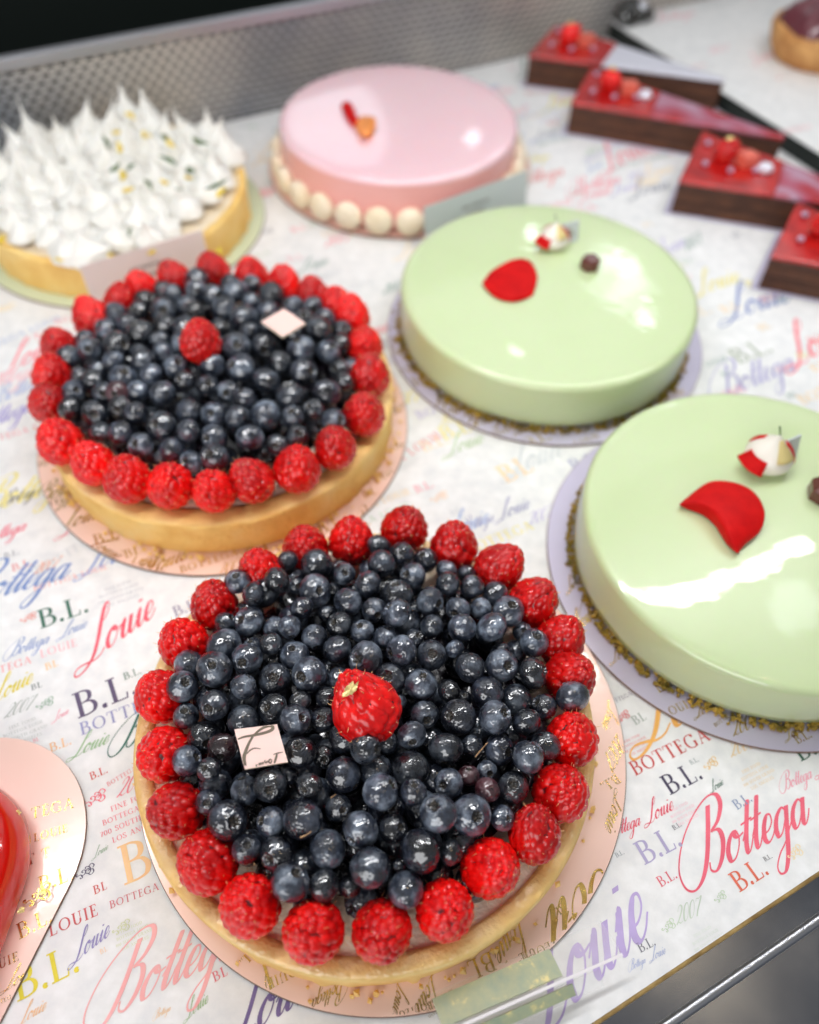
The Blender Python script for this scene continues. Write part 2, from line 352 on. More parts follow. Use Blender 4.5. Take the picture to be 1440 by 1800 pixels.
M_ruby = mat('ruby_glaze', lin((180, 16, 18)), .18, coat=1., coat_r=.05, ramp=[(.3, lin((150, 6, 12))), (.7, lin((206, 34, 28)))], nscale=50)
M_marble = mat('marbled_glaze', lin((200, 160, 180)), .2, coat=1., coat_r=.03, ramp=[(.38, lin((176, 20, 34))), (.48, lin((180, 92, 116))), (.57, lin((190, 150, 172))), (.66, lin((170, 30, 48)))], nscale=22, ndet=1)
M_milk = mat('white_glaze', lin((226, 226, 238)), .2, coat=1., coat_r=.03)
M_salmon = mat('salmon_cube', lin((228, 110, 90)), .35, coat=.5)
M_pearl = mat('pearl', lin((186, 150, 176)), .25, coat=1.)
M_card = mat('white_card', lin((228, 216, 212)), .5, bump=.1, bscale=300)
M_card_g = mat('grey_card', lin((196, 204, 202)), .5, bump=.1, bscale=300)
M_cardb = mat('card_print', lin((120, 112, 112)), .6)
M_tag = mat('pink_plaque', lin((250, 212, 202)), .4)
M_taged = mat('plaque_edge', lin((246, 226, 200)), .5)
M_tagink = mat('plaque_print', lin((112, 98, 80)), .5)
M_zest = mat('lemon_zest', lin((236, 206, 60)), .5)
M_leaf = mat('herb_leaf', lin((76, 104, 56)), .5)
M_acr = mat('clear_acrylic', (.97, .98, .98), .02, trans=1., ior=1.30)
M_acr.node_tree.nodes['Principled BSDF'].inputs['Transmission Weight'].default_value = 0
M_acr.node_tree.nodes['Principled BSDF'].inputs['Alpha'].default_value = .10
M_acr.node_tree.nodes['Principled BSDF'].inputs['Coat Weight'].default_value = 1.
M_acr_e = mat('acrylic_edge', lin((244, 240, 242)), .2, coat=1.)
M_insert = mat('green_gold_insert', lin((160, 170, 142)), .35, metal=.1, coat=.4, ramp=[(.3, lin((148, 164, 144))), (.58, lin((172, 178, 144))), (.68, lin((226, 214, 150)))], nscale=170, ndet=6, bump=.08, bscale=300, bdist=.0006)
M_gapshade = mat('gap_shade', (.010, .004, .010), .25, coat=1., coat_r=.08, bump=.6, bscale=200, bdist=.002)  # near-black colour standing in for shade between the berries
M_plum = mat('plum_filling', lin((104, 44, 54)), .3, coat=.8)

# ------------------------------------------------------------------ setting: tray, paper, sill, grille, dark case behind
VF, VB = -.0085, .637
def sheet(name, u0, u1, v0, v1, z, m, parent=None, n=(1, 1), kind='structure'):
    vs, fs = [], []
    for j in range(n[1]+1):
        for i in range(n[0]+1):
            vs.append(uv(u0+(u1-u0)*i/n[0], v0+(v1-v0)*j/n[1], z))
    for j in range(n[1]):
        for i in range(n[0]):
            a = j*(n[0]+1)+i; fs.append((a, a+1, a+n[0]+2, a+n[0]+1))
    o = mesh(name, vs, fs, m, parent)
    if kind: o['kind'] = kind
    return o
paper = sheet('paper_lining', -1.1, 1.4, VF, VB, 0, M_paper)
def ubox(u0, u1, v0, v1, z0, z1):
    return box(uv((u0+u1)/2, (v0+v1)/2, (z0+z1)/2), u1-u0, v1-v0, z1-z0, (U, V, Vector((0, 0, 1))))
tag(bevel(mesh('tray_board', *ubox(-1.1, 1.4, VF-.0015, VB, -.0065, -.0003), M_wood, smooth=False), .0008), kind='structure')
# steel sill in front: a flat ledge, a folded rounded rib, a lower ledge
prof = [(.02, -.0075), (-.0195, -.0095), (-.0200, -.0082), (-.0210, -.0076), (-.0222, -.0078), (-.0230, -.0088), (-.0234, -.0108), (-.09, -.0125), (-.30, -.015)]
vs, fs = [], []
for i, uu in enumerate(np.linspace(-1.1, 1.4, 60)):
    for v, z in prof: vs.append(uv(uu, v, z))
k = len(prof)
for i in range(59):
    for j in range(k-1): fs.append((i*k+j, i*k+j+1, (i+1)*k+j+1, (i+1)*k+j))
sill = mesh('steel_sill', vs, [f[::-1] for f in fs], [M_steel, M_steel_l], smooth=True, mi=[1 if 1 <= (q % (k-1)) <= 5 else 0 for q in range(len(fs))])
sill['kind'] = 'structure'
for q_, p_ in enumerate(sill.data.polygons): p_.use_smooth = 1 <= (q_ % (k-1)) <= 5
# perforated back wall
GH = .0745; gv = VB + .001
vs, fs = [], []
pu, pz = .0092, .0050
def cell(u0, z0, hole=True):
    b = len(vs); cx, cz = u0+pu/2, z0+pz/2
    ring = [(cx+pu*.34*math.copysign(abs(math.cos(a))**.6, math.cos(a)), cz+pz*.27*math.copysign(abs(math.sin(a))**.7, math.sin(a))) for a in [2*math.pi*(q+.5)/8 for q in range(8)]]
    sq = [(u0+pu, cz), (u0+pu, z0+pz), (cx, z0+pz), (u0, z0+pz), (u0, cz), (u0, z0), (cx, z0), (u0+pu, z0)]
    for p in ring: vs.append(uv(p[0], gv, p[1]))
    for p in sq: vs.append(uv(p[0], gv, p[1]))
    for p in ring: vs.append(uv(p[0], gv+.0012, p[1]))
    for q in range(8):
        q2 = (q+1) % 8
        fs.append((b+q, b+q2, b+8+(q2 if True else 0), b+8+q))
        fs.append((b+q2, b+q, b+16+q, b+16+q2))
rows = int((GH-.007)/pz)
for r in range(rows):
    for c in range(150):
        cell(-.32+c*pu+(pu/2 if r % 2 else 0), .001+r*pz)
grille = empty('perforated_back_wall', uv(0, gv, 0), 'low perforated steel back wall with rows of slots behind the cakes', 'back wall')
g1 = mesh('perforated_sheet', [v-grille.location for v in vs], fs, M_grille, grille, smooth=False)
v_, f_ = ubox(-.5, 1.4, gv-.002, gv+.006, .001+rows*pz, GH)
bevel(mesh('top_rail', [v-grille.location for v in v_], f_, M_steel_l, grille, smooth=False), .001)
v_, f_ = ubox(-.5, 1.4, gv+.010, gv+.012, -.01, GH-.006)
mesh('backing_sheet', [v-grille.location for v in v_], f_, M_dark, grille, smooth=False)
tag(mesh('case_back', *ubox(-2, 2.5, 1.15, 1.17, -.6, .12), M_dark, smooth=False), kind='structure')
tag(mesh('floor', *ubox(-2, 2.5, -.9, 1.14, -.32, -.30), M_dark, smooth=False), kind='structure')
# raised second paper-lined tray on the right
rt = empty('raised_tray', uv(.545, .35, 0), 'raised neighbouring tray lined with white printed paper, its dark side facing the chocolate slices', 'tray')
RU = at(1343, 208, .0150).dot(U)
v_, f_ = ubox(RU+.002, 1.4, .08, VB-.001, .0005, .0142)
mesh('tray_body', [v-rt.location for v in v_], f_, M_dark, rt, smooth=False)
v_, f_ = ubox(RU, 1.4, .078, VB-.0005, .0145, .0155)
mesh('tray_paper', [v-rt.location for v in v_], f_, M_paper, rt, smooth=False)

# ------------------------------------------------------------------ printed lettering on the paper
P = Print()
def W_(text, font, x0, y0, x1, y1, c, **k): P.word(text, font, at(x0, y0), at(x1, y1), ink(*c), **k)
for a in [
 ('BOTTEGA','roman',1117,1364,1250,1300,(196,66,62)), ('B.L.','roman',1178,1398,1236,1368,(66,58,84)), ('B.L.','roman',1215,1345,1229,1338,(150,160,160)),
 ('Louie','script',1140,1300,1300,1222,(236,172,84)), ('Louie','script',1252,1392,1272,1379,(44,92,70)), ('Bottega','script',1068,1476,1126,1450,(214,70,92)),
 ('Louie','script',1141,1446,1184,1423,(214,70,92)), ('B.L.','roman',1133,1521,1200,1486,(170,162,196)), ('B.L.','roman',1185,1460,1199,1452,(96,92,104)),
 ('B.L.','roman',1296,1424,1323,1408,(128,142,174)), ('Bottega','script',1226,1545,1424,1444,(228,96,116)), ('Bottega','script',1378,1390,1428,1367,(238,160,176)),
 ('Louie','script',1440,1362,1480,1342,(238,140,160)), ('B.L.','roman',1300,1569,1352,1536,(224,110,84)), ('B.L.','roman',1345,1515,1358,1508,(110,106,110)),
 ('B.L.','roman',1162,1560,1191,1543,(220,110,124)), ('B.L.','roman',1084,1508,1098,1501,(150,156,160)), ('Louie','script',952,1812,1143,1640,(178,160,206)),
 ('B.L.','roman',71,1106,156,1075,(58,108,88)), ('Louie','script',156,1163,272,1083,(232,92,108)), ('Bottega','script',-75,1070,116,1016,(118,140,188)),
 ('B.L.','roman',308,1085,352,1067,(142,132,156)), ('B.L.','roman',137,1264,243,1219,(88,74,104)), ('B.L.','roman',219,1196,249,1184,(118,140,126)),
 ('BOTTEGA','roman',143,1293,300,1232,(150,150,190)), ('Bottega','script',14,1157,85,1130,(136,154,194)), ('Louie','script',108,1121,152,1103,(136,154,194)),
 ('BOTTEGA','roman',-45,1199,56,1165,(236,160,160)), ('LOUIE','roman',72,1157,137,1135,(236,176,180)), ('BL','roman',81,1179,104,1170,(238,190,130)),
 ('Louie','script',-12,1236,56,1200,(222,204,60)), ('BL','roman',56,1214,75,1207,(90,104,100)), ('2007','script',8,1263,55,1245,(176,182,176)),
 ('Louie','script',96,1268,121,1254,(238,160,174)), ('BL','roman',59,1306,70,1301,(226,140,150)), ('B.L.','roman',89,1323,126,1308,(238,184,134)),
 ('Louie','script',130,1330,189,1307,(146,180,134)), ('Bottega','script',206,1320,338,1268,(46,104,90)), ('B.L.','roman',160,1372,190,1358,(206,92,84)),
 ('BOTTEGA','roman',190,1383,240,1353,(220,130,136)), ('2007','script',206,1402,262,1378,(224,130,140)), ('Louie','script',166,1508,190,1493,(150,176,150)),
 ('B.L.','roman',218,1557,362,1496,(246,194,142)), ('BL','roman',166,1573,190,1562,(206,100,92)), ('BOTTEGA LOUIE','roman',194,1598,340,1540,(206,120,126)),
 ('LOUIE','roman',88,1647,174,1608,(206,92,94)), ('Louie','script',132,1690,192,1645,(142,134,180)), ('B.L.','roman',30,1762,140,1706,(224,208,58)),
 ('Bottega','script',178,1794,420,1672,(248,170,168)), ('BL','roman',377,1727,402,1713,(216,110,120)), ('Louie','script',330,1790,366,1762,(160,188,140)),
 ('Bottega','script',272,1792,300,1776,(240,196,150)), ('Louie','script',36,1800,80,1775,(242,190,140)), ('BL','roman',177,1678,190,1671,(240,196,160)),
 ('Louie','script',412,1830,560,1745,(110,92,142)), ('BL','roman',775,1797,797,1782,(130,140,130)), ('2007','script',1190,1626,1232,1606,(196,206,190)),
 ('B.L.','roman',1126,1675,1153,1661,(120,118,128)), ('Bottega','script',1108,1706,1135,1692,(176,184,216)), ('Louie','script',1146,1688,1170,1676,(176,184,216)),
 ('2007','script',1286,1331,1326,1312,(232,204,158)), ('BOTTEGA','roman',1070,1241,1112,1222,(110,100,120)), ('BL','roman',1117,1275,1138,1264,(160,170,160)),
 ('B.L.','roman',1408,1339,1466,1310,(42,88,66)), ('BL','roman',890,850,942,826,(246,206,162)), ('Bottega','script',812,936,868,916,(150,150,180)),
 ('Louie','script',880,913,932,893,(150,150,180)), ('B.L.','roman',1010,830,1060,812,(160,160,190)), ('Louie','script',790,800,850,778,(180,200,160)),
 ('Louie','script',10,655,110,612,(240,130,140)), ('Bottega','script',-60,770,60,720,(150,140,200)), ('Bottega','script',0,890,70,868,(90,86,90)),
 ('Bottega','script',-40,960,44,932,(232,110,130)), ('B.L.','roman',8,982,34,974,(150,150,154)), ('Louie','script',150,1008,240,975,(130,150,200)),
 ('Louie','script',1070,300,1150,262,(240,150,160)), ('Louie','script',1285,560,1390,530,(120,134,180)), ('Louie','script',1400,640,1500,596,(240,120,130)),
 ('B.L.','roman',1300,640,1360,618,(160,170,150)), ('Bottega','script',1270,700,1400,650,(170,166,200)), ('2007','script',60,1010,100,996,(220,150,120)),
 ('BOTTEGA LOUIE','roman',60,1040,190,1000,(238,170,160)),
]: W_(*a)
XU = Vector((math.cos(R_(26.5)), math.sin(R_(26.5)), 0)); YU = Vector((-XU.y, XU.x, 0))
for x, y, c, s in ((66,1244,(150,178,156),.0062),(150,1414,(228,110,124),.0075),(1166,1636,(190,206,180),.0050),(1258,1584,(190,206,180),.0045),(1240,1350,(236,196,130),.0058),(1086,1266,(222,90,90),.0055),(136,1542,(92,88,110),.0060),(1388,1508,(240,214,170),.0060),(268,1480,(236,190,190),.004),(38,1092,(226,130,110),.006),(200,1640,(206,210,170),.0055),(760,880,(240,196,160),.008),(940,770,(180,190,220),.008)):
    P.strokes(ORN, at(x, y)+Vector((0, 0, 0)), XU, YU, s*.5, ink(*c), T=.16, t=.06)
# the small address lines under the ornaments
def lines(x, y, c, h=.00105, L=('FINE FOOD', 'BOTTEGA LOUIE', '700 SOUTH GRAND', 'LOS ANGELES')):
    o = at(x, y)
    for i, s in enumerate(L):
        w = sum(ROMAN[q][1]+.12 for q in s)*h
        a = o - YU*(h*1.9*i) - XU*(w/2); P.word(s, 'roman', a, a+XU*w, ink(*c))
lines(232, 1412, (224,120,130), .0021); lines(1322, 1352, (236,208,168), .0012); lines(40, 1274, (186,190,186), .0014); lines(1112, 1300, (222,110,110), .0010); lines(1236, 1640, (204,212,200), .0010); lines(1196, 1420, (240,180,190), .0010); lines(232, 1632, (206,212,176), .0010); lines(208, 1032, (180,180,186), .0016)
# the rest of the paper: words strewn in the same direction
pal = [(232,110,124),(130,150,196),(238,190,130),(150,180,150),(160,150,196),(222,206,90),(90,92,108),(238,170,178),(70,112,96),(206,100,96),(190,194,196),(246,204,160)]
used = []
def strew(n, u0, u1, v0, v1, keep, P, z=1.5e-4):
    rr = random.Random(5); done = 0; tries = 0
    while done < n and tries < n*25:
        tries += 1
        p = uv(rr.uniform(u0, u1), rr.uniform(v0, v1)); 
        if not keep(p): continue
        if min(((p-q).length-r_ for q, r_ in used), default=1) < 0: continue
        t, f, w = rr.choice([('B.L.','roman',.016),('BL','roman',.008),('Louie','script',.026),('Bottega','script',.036),('BOTTEGA','roman',.036),('LOUIE','roman',.022),('Louie','script',.018),('B.L.','roman',.010),('2007','script',.016),('BOTTEGA LOUIE','roman',.05)])
        w *= rr.uniform(.7, 1.35); ang = R_(27)+(R_(14) if rr.random() < .12 else 0)
        X = Vector((math.cos(ang), math.sin(ang), 0))
        P.word(t, f, p-X*w/2, p+X*w/2, ink(*[int(v+(246-v)*.30) for v in rr.choice(pal)]), z=z)
        if w > .014: 
            for q in (-.33, 0, .33): used.append((p+X*w*q, .007))
        used.append((p, .008)); done += 1
for y in range(1040, 1800, 16):      # the near corners are already set word by word
    pass
def keep_far(p):
    q = p-Vector((0, 0, CH)); F = q.dot(FWD)
    x = 720+1000*CF*q.dot(RIGHT)/F; y = 900-1000*CF*q.dot(UPV)/F
    if y > 1010 and x < 460: return False
    if y > 1180 and x > 880: return False
    if y > 1200: return False
    return True
strew(620, -.42, .54, .02, VB-.01, keep_far, P)
P.build('printed_lettering', paper)['kind'] = 'stuff'
P2 = Print(); used = []
strew(60, .555, .95, .15, VB-.015, lambda p: True, P2, z=.0157)
o = P2.build('printed_lettering', None); o.parent = rt; o.matrix_parent_inverse = Matrix.Translation(-rt.location); o['kind'] = 'stuff'

# ------------------------------------------------------------------ cake boards
def board(c, r, m, label, zt=.0016):
    b = empty('cake_board', (c[0], c[1], 0), label, 'cake board', 'round foil cake boards')
    v_, f_ = lathe([(0, zt), (r*.5, zt), (r-.0003, zt), (r, zt-.0003), (r, .0004), (r-.0004, .0002), (0, .0002)], 160)
    k = 6
    mi = [1 if (i % k) in (2, 3, 4) else 0 for i in range(len(f_))]
    mesh('disc', v_, [f[::-1] for f in f_], [m, M_board_e], b, smooth=False, mi=mi)
    return b
def board_print(b, r, items, z=.0017, sc=1., inside=None):
    """items: (text, font, x0, y0, x1, y1) baseline on the board in photo pixels, seen on the board top"""
    Q = Print(); c = Vector((b.location.x, b.location.y, 0))
    clip = inside or (lambda v: (v.x**2+v.y**2) < (r-.0004)**2)
    for it in items:
        A = at(it[2], it[3], .0016)-c; B_ = at(it[4], it[5], .0016)-c
        Q.word(it[0], it[1], A, B_, M_gold, z=z, clip=clip, bold=1.0)
    return Q, clip
def ring_words(Q, clip, b, r, r_in, dirang, seed, n=70, keep=lambda a: True, flip=1):
    rr = random.Random(seed); us = []; k = 0; tries = 0
    X = Vector((math.cos(dirang), math.sin(dirang), 0))
    while k < n and tries < 3000:
        tries += 1
        a = rr.uniform(0, 2*math.pi); q = rr.uniform(r_in, r); p = Vector((q*math.cos(a), q*math.sin(a), 0))
        if not keep(a) or min(((p-t).length for t in us), default=1) < .0075: continue
        t, f, w = rr.choice([('B.L.','roman',.014),('BL','roman',.008),('Louie','script',.020),('Bottega','script',.028),('LOUIE','roman',.016),('Louie','script',.013),('2007','script',.012),('BOTTEGA','roman',.024)])
        Q.word(t, f, p-X*w/2, p+X*w/2, M_gold, z=.0017, clip=clip); us.append(p); k += 1
    return Q

BF = (-.0078, .1274)        # front tart board
b1 = board(BF, .1002, M_board_p, 'pink foil cake board under the nearest blueberry tart, printed in gold lettering')
Q, clip = board_print(b1, .1, [('Bott','script',1082,1510,958,1600), ('Louie','script',912,1605,868,1672), ('BL','roman',862,1672,818,1692), ('Louie','script',1082,1400,1062,1452), ('B.L.','roman',1082,1360,1054,1378), ('LOUIE','roman',532,1690,468,1722), ('Bottega','script',606,1722,548,1758), ('Louie','script',760,1716,728,1770), ('Louie','script',700,1728,690,1775), ('BOTTEGA','roman',758,1760,690,1782), ('BL','roman',988,1585,972,1600), ('BOTTEGA','roman',1008,1640,912,1690), ('LOUIE','roman',965,1655,910,1678), ('2007','script',1084,1290,1062,1330), ('B.L.','roman',444,1660,420,1690), ('Louie','script',1070,1240,1058,1275), ('L','script',455,1640,440,1668)])
for i, (x, y) in enumerate(((795,1738),(800,1748),(803,1757))):
    A = at(x, y, .0016)-b1.location; Q.word('700 SOUTH GRAND', 'roman', A, A-XU*.011, M_gold, z=.0017)
Q.build('gold_lettering', b1)['kind'] = 'stuff'
B2 = (-.1025, .3025)
b2 = board(B2, .1, M_board_p, 'pink foil cake board under the second blueberry tart')
Q, clip = board_print(b2, .1, [('BOTTEGA','roman',318,1008,420,975), ('B.L.','roman',440,985,490,965), ('Louie','script',150,960,200,985), ('Bottega','script',640,935,700,880), ('LOUIE','roman',230,990,290,1005)])
ring_words(Q, clip, b2, .1, .092, R_(27), 3, 30).build('gold_lettering', b2)['kind'] = 'stuff'
B3 = (.0795, .3900)
b3 = board(B3, .0965, M_board_l, 'lilac cake board under the farther green glazed cake')
Q, clip = board_print(b3, .0965, []); ring_words(Q, clip, b3, .096, .0895, R_(27), 4, 34).build('gold_lettering', b3)['kind'] = 'stuff'
B4 = (.1643, .2212)
b4 = board(B4, .0962, M_board_l, 'lilac cake board with gold lettering under the nearer green glazed cake at the right edge')
Q, clip = board_print(b4, .0962, [('BOTTEGA','roman',1158,1218,1262,1168), ('LOUIE','roman',1170,1262,1222,1240), ('Louie','script',1226,1260,1258,1246), ('2007','script',1290,1294,1330,1276), ('Louie','script',1078,1164,1112,1146), ('Bottega','script',1030,1090,1100,1052), ('Louie','script',1015,1110,1050,1080), ('BOTTEGA','roman',1258,1278,1290,1256), ('Louie','script',1385,1300,1412,1286), ('B.L.','roman',1402,1308,1428,1296), ('Louie','script',1000,1040,1030,1020)])
Q.build('gold_lettering', b4)['kind'] = 'stuff'
B5 = (-.0155, .5830)
b5 = board(B5, .100, M_board_p, 'pink cake board under the pink glazed cake')
B6 = (-.2070, .4960)
b6 = board(B6, .0985, M_board_g, 'pale green cake board under the meringue tart')
B7 = (-.222, .0465)
def heart(A, d, side, n=26):
    """outline of a heart: straight side from A along d to the tip, square back, two round lobes"""
    A = Vector((*A, 0)); d = Vector((*d, 0)).normalized(); e = Vector((d.y, -d.x, 0)); T = A+d*side; B = T+e*side; C = A+e*side
    out = [T, T.lerp(A, .33), T.lerp(A, .66)]
    def arc(P, Q, up):
        c = (P+Q)/2; r = (P-Q).length/2; x = (P-c).normalized()
        return [c+x*(r*math.cos(math.pi*k/n))+up*(r*math.sin(math.pi*k/n)) for k in range(n)]
    out += arc(A, C, -d) + arc(C, B, e) + [B.lerp(T, .01), B.lerp(T, .33), B.lerp(T, .66)]
    return out
def heart_solid(name, outline, prof, ms, parent, org, mi_f=None):
    """rings (scale about the middle, z) from the foot up, closed on top"""
    c = sum(outline, Vector())/len(outline); n = len(outline); vs = []; fs = []; mi = []
    for k_, z in prof:
        for p in outline: vs.append(c+(p-c)*k_+Vector((0, 0, z))-org)
    for j in range(len(prof)-1):
        for i in range(n): fs.append((j*n+i, j*n+(i+1) % n, j*n+n+(i+1) % n, j*n+n+i)); mi.append(mi_f(j) if mi_f else 0)
    return mesh(name, vs, fs, ms, parent, mi=mi)
hb = heart((-.1212, .0660), (-.25, -.97), .088)
b7 = empty('cake_board', (-.17, .05, 0), 'pink foil heart-shaped board under the red cake at the lower left edge', 'cake board')
o_ = heart_solid('disc', hb, [(.0, .0002), (.998, .0002), (1, .0004), (1, .0013), (.998, .0016), (.6, .0016), (0, .0016)], [M_board_p, M_board_e], b7, b7.location, lambda j: 1 if j in (1, 2, 3) else 0)
for p_ in o_.data.polygons: p_.use_smooth = False
def in_heart(v):
    w = v+b7.location; ins = False
    for i in range(len(hb)):
        p, q = hb[i], hb[i-1]
        if (p.y > w.y) != (q.y > w.y) and w.x < (q.x-p.x)*(w.y-p.y)/(q.y-p.y)+p.x: ins = not ins
    return ins
Q, clip = board_print(b7, .1, [('B.L.','roman',34,1652,92,1620), ('T T','roman',48,1522,90,1505), ('OUIE','roman',-20,1712,34,1688), ('Louie','script',10,1740,60,1715), ('TEGA','roman',55,1440,130,1420), ('Louie','script',30,1472,50,1455), ('BOTTEGA','roman',-20,1775,28,1752), ('B.L.','roman',70,1570,130,1545), ('LOUIE','roman',60,1480,120,1462)], inside=in_heart)
Q.strokes(ORN, at(48, 1590, .0016)-b7.location, XU, YU, .0042, M_gold, z=.0017, T=.2, t=.08, clip=clip)
Q.build('gold_lettering', b7)['kind'] = 'stuff'

# ------------------------------------------------------------------ berries
def blueberry(seed, mat_):
    r = random.Random(seed); n, m = 40, 26
    vs, fs, mi = [], [], []
    flat = r.uniform(.80, .94); ca = r.uniform(.27, .38); lob = r.uniform(.5, 1.2); ph = r.random()*6
    lop = r.uniform(-.06, .06); amp = [r.uniform(.6, 1.3) for _ in range(5)]
    th = np.concatenate([np.linspace(0, ca*1.7, 13), np.linspace(ca*1.7, math.pi, m-12)[1:]])
    for t in th:
        for j in range(n):
            a = 2*math.pi*j/n
            k5 = int(((a+ph) % (2*math.pi))/(2*math.pi)*5) % 5
            star = abs(math.cos((a+ph)*2.5))**.6 * amp[k5]
            rim = ca*(.82+.30*lob*star)
            x = t/rim
            if x < 1: h = -.20*(1-x**4)-.03*star                       # floor of the crown
            else: h = .085*lob*(.35+.65*star)*math.exp(-((x-1.0)/.22)**2)    # raised lobes round it
            rad = 1+h+.012*math.sin(3*a+ph)*math.sin(t)+lop*math.cos(a)*math.sin(t)*.6
            z = math.cos(t)
            vs.append((rad*math.sin(t)*math.cos(a), rad*math.sin(t)*math.sin(a), rad*z*flat))
    rows = len(th)
    for i in range(rows-1):
        for j in range(n):
            j2 = (j+1) % n
            fs.append((i*n+j, (i+1)*n+j, (i+1)*n+j2, i*n+j2)); mi.append(1 if th[i+1] < ca*.98 else 0)
    o = mesh('blueberry', vs, fs, [mat_, M_calyx], mi=mi, link_it=False)
    return o.data
BLUE = [blueberry(i, M_blue) for i in range(8)]
BLUE_D = [blueberry(20+i, M_blue_dk) for i in range(3)]
BLUE_R = [blueberry(30+i, M_blue_red) for i in range(2)]

def raspberry(seed, cone=1.0):
    r = np.random.default_rng(seed); N = 98
    k = np.arange(N)+.5; ph = np.arccos(1-2*k/N); th = math.pi*(1+5**.5)*k
    C = np.stack([np.sin(ph)*np.cos(th), np.sin(ph)*np.sin(th), np.cos(ph)], 1)+r.normal(0, .045, (N, 3)); C /= np.linalg.norm(C, axis=1)[:, None]
    n, m = 116, 80
    t = np.linspace(0.001, math.pi-.001, m); a = np.linspace(0, 2*math.pi, n, endpoint=False)
    T, A = np.meshgrid(t, a, indexing='ij'); p = np.stack([np.sin(T)*np.cos(A), np.sin(T)*np.sin(A), np.cos(T)], -1).reshape(-1, 3)
    ang = np.arccos(np.clip(p@C.T, -1, 1)); size = r.uniform(.20, .25, N)
    b = np.sqrt(np.clip(1-(ang/size)**2, 0, 1)); bump = b.max(1)
    rad = .875+.125*bump
    q = p*rad[:, None]
    z = q[:, 2]; w = np.where(z > 0, 1-.34*cone*np.clip(z, 0, 1)**1.4, 1-.10*z**2)
    q[:, 0] *= w*r.uniform(.93, 1.03); q[:, 1] *= w*r.uniform(.95, 1.05); q[:, 2] = np.where(z > 0, z*(1.22+.18*cone), z*1.02)
    # open hollow underneath
    bot = np.arccos(np.clip(-p[:, 2], -1, 1)) < .38
    q[bot, 2] += .30*(1-np.arccos(np.clip(-p[bot, 2], -1, 1))/.38)
    low = (bump < .06)
    fs, mi = [], []
    for i in range(m-1):
        for j in range(n):
            j2 = (j+1) % n
            f = (i*n+j, (i+1)*n+j, (i+1)*n+j2, i*n+j2); fs.append(f); mi.append(1 if low[list(f)].all() else 0)
    vs = q.tolist()
    # fine dried hairs standing out of the drupelets
    for i in r.choice(N, 60, replace=False):
        c = C[i]
        if c[2] < -.55: continue
        zz = c[2]; w = 1-.34*cone*max(zz, 0)**1.4 if zz > 0 else 1-.1*zz*zz
        base = np.array([c[0]*w, c[1]*w, zz*(1.22+.18*cone) if zz > 0 else zz*1.02])*.99
        d = c+r.normal(0, .35, 3); d /= np.linalg.norm(d); s = np.cross(d, r.normal(0, 1, 3)); s /= np.linalg.norm(s)
        s2 = np.cross(d, s); L = r.uniform(.06, .15); bend = r.normal(0, .03, 3); w0 = .013; k0 = len(vs)
        for e in (s*w0, (-.5*s+.87*s2)*w0, (-.5*s-.87*s2)*w0): vs.append((base+e).tolist())
        mid = base+d*L*.6+bend*.4
        for e in (s*w0, (-.5*s+.87*s2)*w0, (-.5*s-.87*s2)*w0): vs.append((mid+e*.8).tolist())
        vs.append((base+d*L+bend*1.6).tolist())
        for u1, u2 in ((0, 1), (1, 2), (2, 0)):
            fs.append((k0+u1, k0+u2, k0+3+u2, k0+3+u1)); mi.append(2); fs.append((k0+3+u1, k0+3+u2, k0+6)); mi.append(2)
    return mesh('raspberry', vs, fs, [M_rasp, M_rasp_core, M_hair], mi=mi, link_it=False).data
RASP = [raspberry(i, c) for i, c in enumerate((.6, .75, .9, .7, .85, 1.3))]
RASP_T = RASP[5]

def stalk(p, d, L, parent):
    d = Vector(d).normalized(); s = d.orthogonal().normalized(); s2 = d.cross(s); vs = []; fs = []
    for i in range(5):
        t = i/4; c = Vector(p)+d*(L*t)+s*(L*.25*t*t); w = .0003*(1-.5*t)
        for k in range(5): vs.append(c+s*(w*math.cos(k*1.257))+s2*(w*math.sin(k*1.257)))
    for i in range(4):
        for k in range(5): fs.append((i*5+k, i*5+(k+1) % 5, i*5+5+(k+1) % 5, i*5+5+k))
    return mesh('stalk', vs, fs, M_stalk, parent)

def relax(pos, rad, fix, c, rmax, it=40, xy=.35):
    pos = np.array(pos); rad = np.array(rad); fix = np.array(fix)
    for _ in range(it):
        d = pos[:, None]-pos[None]; D = np.linalg.norm(d, axis=2)+1e-9; need = (rad[:, None]+rad[None])*.95
        ov = np.clip(need-D, 0, None); np.fill_diagonal(ov, 0)
        push = (d/D[..., None]*ov[..., None]*.5).sum(1)
        push[:, :2] *= np.where(fix, xy, 1.)[:, None]; push[:, 2] *= 1.0
        pos += np.clip(push, -.0012, .0012)
        e = pos[:, :2]-c; r = np.hypot(*e.T); k = np.where(r > rmax, rmax/r, 1); pos[:, :2] = c+e*k[:, None]
        pos[:, 2] = np.clip(pos[:, 2], .0265, None)
    return pos

